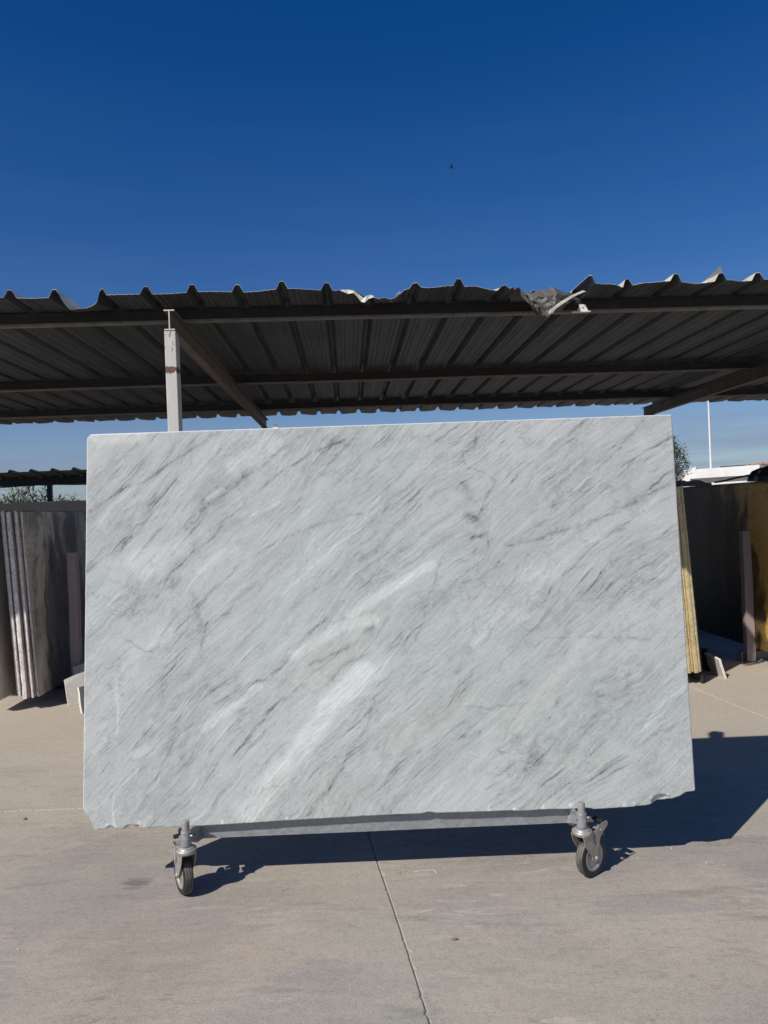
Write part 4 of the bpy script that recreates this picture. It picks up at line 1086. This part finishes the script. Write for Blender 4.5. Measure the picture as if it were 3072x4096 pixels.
for q in range(3):
    stone(-3.165-0.03*q, 5.90+0.02*q, 0.10, 0.024, 2.6, 1.5, 3.0, M['stone_pale'], M['edge_white'], seed=20+q, cut=0.05,
          label=['pale beige stone slab cut off by the left edge of the photo, its face turned right', 'pale slab hidden behind the outermost one at far left', 'third pale slab of the far left stack, deepest in it'][q], group='pale slabs at the far left')
YL_ = ['first yellow edged slab of the right stack, hidden behind the marble slab', 'second yellow edged slab of the right stack, deep behind the marble slab', 'third yellow edged slab of the right stack, just behind the marble slab',
       'orange edged slab beside the right edge of the marble slab', 'yellow edged slab next to the orange edged one', 'yellow edged slab in the middle of those seen right of the marble slab', 'wide yellow edged slab second from the outside of the right stack', 'outermost yellow edged slab of the right stack, at its dark right side']
x = 2.305
for q in range(8):
    th = [0.024, 0.024, 0.024, 0.024, 0.026, 0.020, 0.034, 0.020][q]
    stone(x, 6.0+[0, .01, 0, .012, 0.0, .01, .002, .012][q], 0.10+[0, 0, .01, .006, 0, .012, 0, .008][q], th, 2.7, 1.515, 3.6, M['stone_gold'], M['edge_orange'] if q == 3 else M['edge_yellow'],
          seed=40+q, jag=0.003, label=YL_[q], group='yellow edged slabs in the right stack')
    x += th+0.0035
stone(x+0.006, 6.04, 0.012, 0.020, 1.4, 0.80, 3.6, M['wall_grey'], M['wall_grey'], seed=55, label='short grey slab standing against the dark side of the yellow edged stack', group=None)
for q in range(3):
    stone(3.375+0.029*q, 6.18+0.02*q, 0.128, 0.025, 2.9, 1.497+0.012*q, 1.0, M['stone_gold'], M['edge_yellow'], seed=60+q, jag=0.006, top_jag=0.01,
          label=['gold and black veined slab leaning behind the rusty post at right', 'gold and black slab second behind the rusty post', 'gold and black slab third behind the rusty post'][q], group='gold and black slabs at the far right')

# racks: channel base with a rusty upright
def rack(x0, x1, ys, zt, px, py, ph, label, mat):
    e = tag(empty('slab_rack', (x0, ys[0], 0)), label, 'slab rack', 'slab racks under the canopy')
    for y in ys:
        mb = MB()
        h = zt-0.002; tk = 0.008
        x0_, x1_ = 0.0, x1-x0
        yy = y-ys[0]
        # channel lying open to the front
        mb.box((x0_, yy, 0.0), (x1_, yy+0.07, tk)); mb.box((x0_, yy, h-tk), (x1_, yy+0.07, h)); mb.box((x0_, yy+0.062, tk), (x1_, yy+0.07, h-tk)); mb.box((x0_-tk, yy-0.004, 0.0), (x0_, yy+0.074, h+0.001))
        mb.build('base_channel', mat, e)
    if zt < 0.095:
        MB().box((0.06, 0.012, zt-0.0015), (x1-x0-0.02, 0.058, 0.1275), 0, 0.004).build('bearer', M['timber'], e)
        MB().box((0.06, ys[1]-ys[0]+0.012, zt-0.0015), (x1-x0-0.02, ys[1]-ys[0]+0.058, 0.1275), 0, 0.004).build('bearer', M['timber'], e)
    mb = MB()
    P = []
    for q in range(12):
        t = q/11; z = 0.012 + (ph-0.012)*t
        w = 0.038+0.001*math.sin(q*2.3); dxq = 0.002*math.sin(q*1.1)
        P.append([(px-x0-w+dxq, py-ys[0], z), (px-x0+w+dxq, py-ys[0], z), (px-x0+w+dxq, py-ys[0]+0.07, z), (px-x0-w+dxq, py-ys[0]+0.07, z)])
    mb.grid([[r[k % 4] for r in P] for k in range(5)], 0, smooth=False)
    mb.add(P[-1], [(0, 1, 2, 3)])
    mb.build('upright', mat, e)
    return e
rack(3.24, 5.4, (6.80, 8.4), 0.093, 3.300, 6.755, 1.20, 'rusty pinkish slab rack with an upright and open channel base at far right', M['rust_post'])
rack(-2.80, -1.5, (6.56, 8.2), 0.065, -2.745, 6.47, 1.25, 'rusty slab rack with a single upright behind the pale offcuts at left', M['rust_post'])
rack(-4.3, -2.86, (6.75, 8.3), 0.100, -3.95, 6.66, 1.2, 'slab rack carrying the white edged stack at left', M['dark_steel'])
rack(1.45, 2.60, (6.75, 8.3), 0.100, 1.62, 6.66, 1.2, 'slab rack carrying the yellow edged stack at right', M['dark_steel'])

# stone offcuts standing round the stacks
def offcut(corners, th, label, mats=None, group='broken stone offcuts standing on the yard'):
    """corners: bottom near, bottom far, top far, top near (world); thickness away from the viewed side"""
    c = [Vector(p) for p in corners]
    n = (c[1]-c[0]).cross(c[-1]-c[0]).normalized()
    if n.dot(Vector((0, 0, 1.0))-c[0]) > 0 and n.dot(-c[0]+Vector((0, 0, 1.5))) > 0: n = -n
    k = len(c)
    # slightly broken outline
    pts = []
    for i in range(k):
        a, b = c[i], c[(i+1) % k]
        for t in (0, .22, .47, .71):
            p = a.lerp(b, t)
            if t and not (abs(a.z) < 0.02 and abs(b.z) < 0.02): p = p + Vector((random.uniform(-1, 1), random.uniform(-1, 1), random.uniform(-1, 1)))*0.003
            pts.append(p)
    m_ = len(pts)
    v = pts+[p+n*th for p in pts]
    mb = MB().add(v, [tuple(range(m_)), tuple(range(2*m_-1, m_-1, -1))], 0).add(v, [(i, (i+1) % m_, m_+(i+1) % m_, m_+i) for i in range(m_)], 1)
    org = Vector((c[0].x, c[0].y, 0))
    mb.v = [tuple(Vector(p)-org) for p in mb.v]
    me = mb.build('stone_offcut', mats or [M['offcut'], M['offcut_edge']])
    bm = bmesh.new(); bm.from_mesh(me.data); bmesh.ops.recalc_face_normals(bm, faces=bm.faces); bm.to_mesh(me.data); bm.free()
    me.location = org
    return tag(me, label, 'stone offcut', group)
offcut([(-2.655,6.10,0.002),(-2.40,6.27,0.002),(-2.44,6.34,0.30),(-2.715,6.17,0.205)], 0.02, 'front ivory stone offcut leaning left of the marble slab, its narrow end brightly lit')
offcut([(-2.68,6.36,0.002),(-2.42,6.55,0.002),(-2.46,6.62,0.335),(-2.745,6.42,0.262)], 0.02, 'taller ivory offcut standing behind the front one at left')
offcut([(-2.440,5.85,0.002),(-2.30,6.20,0.002),(-2.34,6.22,0.22),(-2.475,5.88,0.20)], 0.018, 'sliver of stone offcut right beside the lower left edge of the marble slab')
offcut([(2.807,6.18,0.002),(2.800,6.41,0.002),(2.745,6.42,0.178),(2.765,6.19,0.165)], -0.020, 'small square white stone offcut standing at the right of the yellow edged stack')
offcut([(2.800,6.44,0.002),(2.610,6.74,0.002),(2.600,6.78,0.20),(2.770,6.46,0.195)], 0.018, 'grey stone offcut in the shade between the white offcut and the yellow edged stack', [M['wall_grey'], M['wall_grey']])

# ------------------------------------------------------------------ things lying on the right stacks
mb = MB()
P = []
for q in range(14):
    xx = -0.26 + 0.60*q/13
    hh = 0.045 + 0.006*math.sin(q*1.9) - (0.02 if q > 11 else 0); dz = 0.004*math.sin(q*2.7)
    P.append([(xx, 0.0, dz*0.3), (xx, 0.09, 0.0), (xx, 0.09, hh), (xx, 0.004, hh+dz)])
mb.grid([[r[k % 4] for r in P] for k in range(5)], 0, smooth=False)
for r in (P[0], P[-1]): mb.add(r, [(0, 1, 2, 3)])
bt = tag(mb.build('timber_batten', M['timber']), 'blackened timber batten lying across the top of the yellow edged stack', 'batten')
bt.location = (2.345, 6.05, 1.616)
# crumpled black tarpaulin and a hose on the gold slabs
P = []
for j in range(9):
    row = []
    for i in range(15):
        a = i/14*math.pi; t = j/8
        rr = 0.085*(1+0.35*float(vnoise(np.array(i*0.6), np.array(j*0.7), 301)))*(0.55+0.45*math.sin(t*math.pi))
        row.append((0.17*math.cos(a)*(0.7+0.3*math.sin(t*math.pi)) + 0.02*math.sin(j*1.7), (t-0.5)*0.5, max(0.0, math.sin(a))*rr*1.35 + (0.012 if 0 < i < 14 else 0)))
    P.append(row)
tp = MB().grid(P, 0, smooth=False)
for r in (P[0], P[-1]): tp.add(r, [tuple(range(15))])
tarp = tag(tp.build('tarpaulin_bundle', M['tarp']), 'crumpled black tarpaulin bundle on top of the gold slabs at the right edge', 'tarpaulin')
tarp.location = (3.395, 6.42, 1.648)
ho = MB().tube([(3.02-3.0, 6.75-6.4, 1.655), (3.07-3.0, 6.70-6.4, 1.662), (3.13-3.0, 6.62-6.4, 1.680), (3.20-3.0, 6.5-6.4, 1.698), (3.28-3.0, 6.35-6.4, 1.706), (3.40-3.0, 6.25-6.4, 1.700), (3.55-3.0, 6.2-6.4, 1.66)], 0.0085, 8)
hose = tag(ho.build('hose', M['tarp']), 'black hose slanting up to the tarpaulin bundle at the right edge', 'hose')
hose.location = (3.0, 6.4, 0)

# ------------------------------------------------------------------ wall behind the canopy
w1 = tag(empty('boundary_wall', (-7.0, 11.0, 0)), 'low dark grey rendered wall in the shade behind the left stacks', 'wall')
wm = MB()
n_ = 90
P = []
for q in range(n_+1):
    xx = -7.0+13.2*q/n_
    zz_ = 1.846+0.006*float(vnoise(np.array(q*0.31), np.array(2.0), 331))+0.004*float(vnoise(np.array(q*0.9), np.array(7.0), 332))
    P.append([(xx, 0, 0), (xx, 0, zz_-0.008), (xx, 0.01, zz_), (xx, 0.19, zz_), (xx, 0.2, zz_-0.008), (xx, 0.2, 0)])
wm.grid([[r[k] for r in P] for k in range(6)], 0, smooth=False)
for r in (P[0], P[-1]): wm.add(r, [tuple(range(6))])
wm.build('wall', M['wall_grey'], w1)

# ------------------------------------------------------------------ second canopy, dark green, further back at left
s2 = tag(empty('green_canopy', (-8.0, 13.5, 0)), 'low dark green ribbed canopy in the distance at left', 'canopy')
def prof2(x):
    q = ((x+0.14) % 0.37)-0.185
    a = abs(q)
    return 0.045 if a < 0.015 else (0.045*(0.045-a)/0.03 if a < 0.045 else 0.0)
for k in range(9):
    xa = -5.0+k*1.11; xs = []
    x_ = xa
    pts = sorted(set([round(xa+t*1.11, 4) for t in np.linspace(0, 1, 75)]))
    rows = [[(q, yy, 2.385-yy*0.085+prof2(q)) for q in pts] for yy in (-0.62, 0.0, 1.2)]
    mb = MB().grid(rows, 0, smooth=False)
    mb.grid([[(p[0], p[1], p[2]-0.004) for p in r] for r in rows], 0, smooth=False, flip=True)
    mb.grid([rows[0], [(p[0], p[1], p[2]-0.004) for p in rows[0]]], 0, smooth=False)
    mb.build('roof_sheet', M['green_sheet'], s2)
MB().box((-5.0, -0.02, 2.225), (5.0, 0.06, 2.378)).build('beam', M['green_steel'], s2)
for px in (-4.6, -1.3, 1.92, 4.8):
    MB().box((px-0.038, -0.015, 0), (px+0.038, 0.055, 2.224)).build('post', M['green_steel'], s2)
cb = MB().tube([(-4.9+q*0.33, -0.045, 2.235-0.03*math.sin(q*0.62)**2) for q in range(30)], 0.009, 6)
cb.build('cable', M['black_plastic'], s2)
for q in range(24):
    MB().box((-4.9+q*0.37, -0.028, 2.366), (-4.845+q*0.37, -0.0215, 2.374)).build('fixing', M['white_pole'], s2)

# ------------------------------------------------------------------ plants
def reed(x, y, h, n_st, spread, label, dens=1.0):
    e = tag(empty('reed_clump', (x, y, 0)), label, 'reeds', 'reeds behind the left wall')
    st = MB(); lf = MB()
    for q in range(n_st):
        a = random.uniform(0, 2*math.pi); r0 = spread*math.sqrt(random.random())
        bx_, by_ = r0*math.cos(a), r0*math.sin(a)*0.6
        hh = h*random.uniform(0.72, 1.0)
        lx, ly = random.uniform(-0.30, 0.35), random.uniform(-0.2, 0.2)
        pts = [(bx_+lx*t*t, by_+ly*t*t, hh*t) for t in (0, .25, .5, .75, 1)]
        st.tube(pts, [0.010, 0.009, 0.008, 0.006, 0.002], 5)
        for w in range(int(26*dens)):
            t = random.uniform(0.40, 1.0)
            p = Vector((bx_+lx*t*t, by_+ly*t*t, hh*t))
            az = random.uniform(0, 2*math.pi); Ln = random.uniform(0.18, 0.42)*(1.15-0.4*t)
            d = Vector((math.cos(az), math.sin(az), 0)); up = random.uniform(0.5, 1.2)
            sd = Vector((-math.sin(az), math.cos(az), 0))*random.uniform(0.012, 0.022)
            c1_ = p+d*Ln*0.45+Vector((0, 0, Ln*0.42*up)); c2_ = p+d*Ln+Vector((0, 0, Ln*(0.55*up-0.25)))
            lf.add([p-sd*0.5, p+sd*0.5, c1_+sd, c1_-sd, c2_], [(0, 1, 2, 3), (3, 2, 4)])
    tag(st.build('stem', M['leaf_reed'], e), kind='stuff'); tag(lf.build('foliage', M['leaf_reed'], e), kind='stuff')
    return e
for (x_, y_, h_, n_, sp_, lab) in [(-8.35, 15.4, 2.36, 46, 0.42, 'dense olive reed clump at the left edge above the wall'), (-7.75, 15.6, 2.40, 46, 0.42, 'thick olive reed clump next to the one at the left edge'),
                                   (-7.25, 15.9, 2.34, 24, 0.30, 'olive reed clump with loose tips left of the green post'), (-6.62, 16.0, 2.15, 5, 0.12, 'few thin reeds just left of the green canopy post'),
                                   (-5.95, 16.0, 2.42, 5, 0.14, 'lone slender reeds between the green post and the marble slab'), (-5.05, 15.8, 2.30, 12, 0.22, 'reed tips beside the upper left edge of the marble slab')]:
    reed(x_, y_, h_, n_, sp_, lab)

def tree(x, y, h, label):
    e = tag(empty('bushy_tree', (x, y, 0)), label, 'tree')
    tr = MB()
    tr.tube([(0, 0, 0), (0.03, 0, h*0.25), (-0.04, 0.02, h*0.5), (0.02, 0, h*0.85)], [0.11, 0.09, 0.065, 0.02], 8)
    for q in range(14):
        a = q*2.4; z0 = h*random.uniform(0.2, 0.65); r_ = random.uniform(0.5, 0.95)
        tr.tube([(0, 0, z0), (math.cos(a)*r_*0.5, math.sin(a)*r_*0.5, z0+0.35), (math.cos(a)*r_, math.sin(a)*r_, z0+0.85)], [0.035, 0.022, 0.006], 5)
    tr.build('trunk', M['bark'], e)
    lf = MB()
    for c in range(150):
        a = random.uniform(0, 2*math.pi); z = h*random.uniform(0.16, 0.99)
        t = z/h
        rm = 1.15*math.sin(min(1.0, max(0.08, (1.04-t)*1.35))*math.pi/2)*(0.75+0.35*math.sin(c*1.7))
        r_ = rm*math.sqrt(random.uniform(0.1, 1))
        cc = Vector((r_*math.cos(a), r_*math.sin(a), z)); cr_ = random.uniform(0.12, 0.30)
        for w in range(52):
            p = cc+Vector((random.gauss(0, 1), random.gauss(0, 1), random.gauss(0, 1)*1.25))*cr_*0.55
            d = Vector((random.gauss(0, 1), random.gauss(0, 1), random.gauss(0.5, 1))).normalized()
            s_ = d.cross(Vector((random.gauss(0, 1), random.gauss(0, 1), random.gauss(0, 1)))).normalized()*random.uniform(0.012, 0.022)
            L_ = random.uniform(0.05, 0.11)
            lf.add([p-s_, p+s_, p+s_*0.6+d*L_, p-s_*0.6+d*L_], [(0, 1, 2, 3)])
    tag(lf.build('crown', M['leaf_tree'], e), kind='stuff')
    return e
tree(13.62, 35.0, 4.45, 'dark bushy tree showing past the upper right edge of the marble slab')

# ------------------------------------------------------------------ far right: white building, pole, house
wb_dir = Vector((18.83-16.5, 37.0-40.0, 0)); wl = wb_dir.length; wa = math.atan2(wb_dir.y, wb_dir.x)
wb = tag(empty('white_building', (16.5, 40.0, 0), wa), 'low flat roofed white building beyond the right stacks', 'building')
MB().box((-0.55, 0.30, 0), (wl+0.1, 5.0, 2.98)).build('wall', M['white_wall'], wb)
MB().box((-0.25, 0.0, 2.66), (wl, 0.298, 3.15)).build('fascia', M['white_wall'], wb)
MB().box((wl-0.36, 0.0, 0.0), (wl, 0.298, 2.658)).build('pillar', M['white_wall'], wb)
MB().box((-0.25, 0.0, 0.0), (0.08, 0.298, 2.658)).build('pillar', M['white_wall'], wb)
MB().box((0.10, 0.302, 2.983), (wl-0.05, 5.0, 3.10)).build('roof', M['white_wall'], wb)
ch_ = MB().box((0.05, 0.06, 3.153), (0.42, 0.26, 3.27)); ch_.box((0.02, 0.03, 3.27), (0.45, 0.29, 3.30)); ch_.build('roof_vent', M['white_wall'], wb)
pw_ = MB().box((1.3, 0.9, 3.103), (2.3, 1.6, 3.25)); pw_.build('roof_box', M['green_sheet'], wb)
dr = MB().box((0.9, 0.285, 0.0), (1.9, 0.3, 2.1)); dr.build('door', M['wall_grey'], wb)

hb = tag(empty('tiled_house', (22.15, 44.0, 0), R(-8)), 'pale house with a ragged terracotta roof edge at the right border', 'house')
MB().box((0, 0, 0), (8, 6, 3.45)).build('wall', M['white_wall'], hb)
for q in range(40):
    hq = 0.05+0.10*random.random()
    MB().box((-0.25+q*0.208, -0.12, 3.453), (-0.25+q*0.208+0.19, 0.4, 3.50+hq), 0, 0.02).build('roof_tile', M['roof_junk'], hb)
MB().box((-0.1, 0.42, 3.453), (8.1, 6.1, 3.58)).build('roof', M['roof_junk'], hb)
for q in range(3):
    f_ = MB().box((0.55+q*2.2, -0.035, 1.9), (1.35+q*2.2, -0.003, 3.15)).build('window', M['white_wall'], hb)
    MB().box((0.62+q*2.2, -0.045, 1.97), (1.28+q*2.2, -0.037, 3.08)).build('pane', M['glass'], f_)
    MB().box((1.38+q*2.2, -0.08, 1.88), (1.74+q*2.2, -0.04, 3.17)).build('shutter', M['green_sheet'], f_)

lp_ = tag(empty('lamp_post', (18.62, 42.0, 0)), 'tall thin white lamp post rising behind the white building', 'lamp post')
MB().tube([(0, 0, 0), (0, 0, 4), (0, 0, 9.3)], [0.075, 0.058, 0.042], 12).build('pole', M['white_pole'], lp_)
MB().tube([(0, 0, 9.25), (-0.3, -0.2, 9.5), (-0.9, -0.6, 9.58)], 0.03, 8).build('arm', M['white_pole'], lp_)
MB().box((-1.35, -0.85, 9.53), (-0.85, -0.5, 9.62), 0, 0.03).build('lamp_head', M['white_pole'], lp_)

cm = tag(empty('chimney', (-8.53, 60.0, 0)), 'small brick chimney top peeping over the marble slab', 'chimney')
MB().box((-0.17, 0, 0), (0.17, 0.34, 8.62)).build('stack', M['brick'], cm)
MB().box((-0.22, -0.05, 8.622), (0.22, 0.39, 8.72)).build('cap', M['white_wall'], cm)
for dx in (-0.12, 0.04): MB().tube([(dx+0.05, 0.17, 8.722), (dx+0.05, 0.17, 8.95)], 0.05, 8).build('flue', M['brick'], cm)

# ------------------------------------------------------------------ bird
bd = tag(empty('bird', (4.87, 45.0, 22.24), R(15)), 'small dark bird flying high in the blue sky', 'bird')
MB().tube([(-0.20, 0, -0.01), (-0.15, 0, 0.0), (-0.09, 0, 0.008), (0.0, 0, 0.0), (0.09, 0, 0.0), (0.16, 0, 0.005), (0.24, 0.0, 0.01)], [0.006, 0.026, 0.030, 0.048, 0.040, 0.018, 0.012], 10).build('body', M['bird'], bd)
for sgn in (-1, 1):
    pts = [(-0.07, sgn*0.03, 0.02), (-0.06, sgn*0.16, 0.12), (-0.10, sgn*0.30, 0.20), (-0.02, sgn*0.30, 0.20), (0.06, sgn*0.15, 0.11), (0.08, sgn*0.03, 0.015)]
    lo_ = [(p[0], p[1], p[2]-0.008) for p in pts]
    n = len(pts)
    MB().add(pts+lo_, [tuple(range(n)), tuple(range(2*n-1, n-1, -1))]+[(i, (i+1) % n, n+(i+1) % n, n+i) for i in range(n)]).build('wing', M['bird'], bd)
MB().add([(0.22, -0.012, 0.012), (0.34, -0.05, 0.015), (0.34, 0.05, 0.015), (0.22, 0.012, 0.012), (0.22, -0.012, 0.006), (0.34, -0.05, 0.010), (0.34, 0.05, 0.010), (0.22, 0.012, 0.006)], [(0,1,2,3), (7,6,5,4), (0,4,5,1), (1,5,6,2), (2,6,7,3), (3,7,4,0)]).build('tail', M['bird'], bd)

bd.scale = (0.72, 0.72, 0.72)

# ------------------------------------------------------------------ small things on the concrete
def ribbon(pts, w, name, mat, label, cat, z=0.0015):
    P = [Vector(p) for p in pts]
    org = P[0].copy()
    fine = []
    for i in range(len(P)-1):
        for t in np.linspace(0, 1, 9)[:-1]: fine.append(P[i].lerp(P[i+1], float(t)))
    fine.append(P[-1])
    rows = [[], []]
    for i, p in enumerate(fine):
        d = (fine[min(i+1, len(fine)-1)]-fine[max(i-1, 0)]).normalized(); nrm = Vector((-d.y, d.x))
        ww = w*(0.45+0.75*abs(float(vnoise(np.array(i*0.7), np.array(w*900), 401)))+0.3)
        if i in (0, len(fine)-1): ww *= 0.2
        rows[0].append((p.x-org.x-nrm.x*ww, p.y-org.y-nrm.y*ww, z)); rows[1].append((p.x-org.x+nrm.x*ww, p.y-org.y+nrm.y*ww, z))
    o = MB().grid(rows, 0, smooth=False, flip=True).build(name, mat)
    o.location = (org.x, org.y, 0)
    return tag(o, label, cat)
CH = [[(0.061, 3.076), (0.089, 3.083), (0.122, 3.087), (0.149, 3.087), (0.162, 3.06)], [(0.358, 2.324), (0.318, 2.299), (0.282, 2.275), (0.251, 2.234), (0.23, 2.198)]]
ribbon(CH[0], 0.0045, 'chalk_mark', M['chalk'], 'short hooked white chalk mark on the concrete below the trolley', 'chalk mark')
lf_ = MB()
lp2 = [(-0.022, 0.004), (-0.010, 0.012), (0.006, 0.010), (0.022, 0.0), (0.008, -0.008), (-0.010, -0.009)]
lf_.add([(a, b, 0.004+0.004*math.sin(i*2.1)**2) for i, (a, b) in enumerate(lp2)] + [(0, 0, 0.011)], [(i, (i+1) % 6, 6) for i in range(6)])
lf_.add([(a, b, 0.0025) for a, b in lp2], [(5, 4, 3, 2, 1, 0)])
leaf = tag(lf_.build('dry_leaf', M['leaf_dry']), 'single dry brown leaf lying on the concrete', 'leaf'); leaf.scale = (0.7, 0.7, 0.6); leaf.location = (0.191, 2.584, 0)
def pebble(x, y, r, mat, label, cat='pebble', group=None):
    bm = bmesh.new(); bmesh.ops.create_icosphere(bm, subdivisions=2, radius=r)
    for v in bm.verts: v.co = Vector((v.co.x*random.uniform(0.8, 1.3), v.co.y*random.uniform(0.7, 1.1), max(-r*0.4, v.co.z*random.uniform(0.5, 0.8))))
    me = bpy.data.meshes.new('stone_chip'); bm.to_mesh(me); bm.free(); me.materials.append(mat)
    o = bpy.data.objects.new('stone_chip', me); COL.objects.link(o); o.location = (x, y, r*0.4)
    return tag(o, label, cat, group)
pebble(-1.891, 3.782, 0.009, M['grit'], 'dark pebble on the concrete at the left edge of the photo')
for (x_, y_), lab_ in zip([(1.186, 3.202), (1.173, 3.221), (1.014, 3.126), (1.275, 3.06), (-1.355, 2.626), (0.452, 2.726)], ['tiny white stone chip at the rim of the slab shadow, right one of two', 'tiny white stone chip at the rim of the slab shadow, left one of two', 'tiny white stone chip just right of the right caster',
                               'tiny white stone chip well right of the right caster, lowest there', 'tiny white stone chip alone in the lower left part of the yard', 'tiny white stone chip up and right of the dry leaf']):
    pebble(x_, y_, random.uniform(0.0018, 0.0032), M['chip'], lab_, 'stone chip', 'white chips scattered on the concrete')
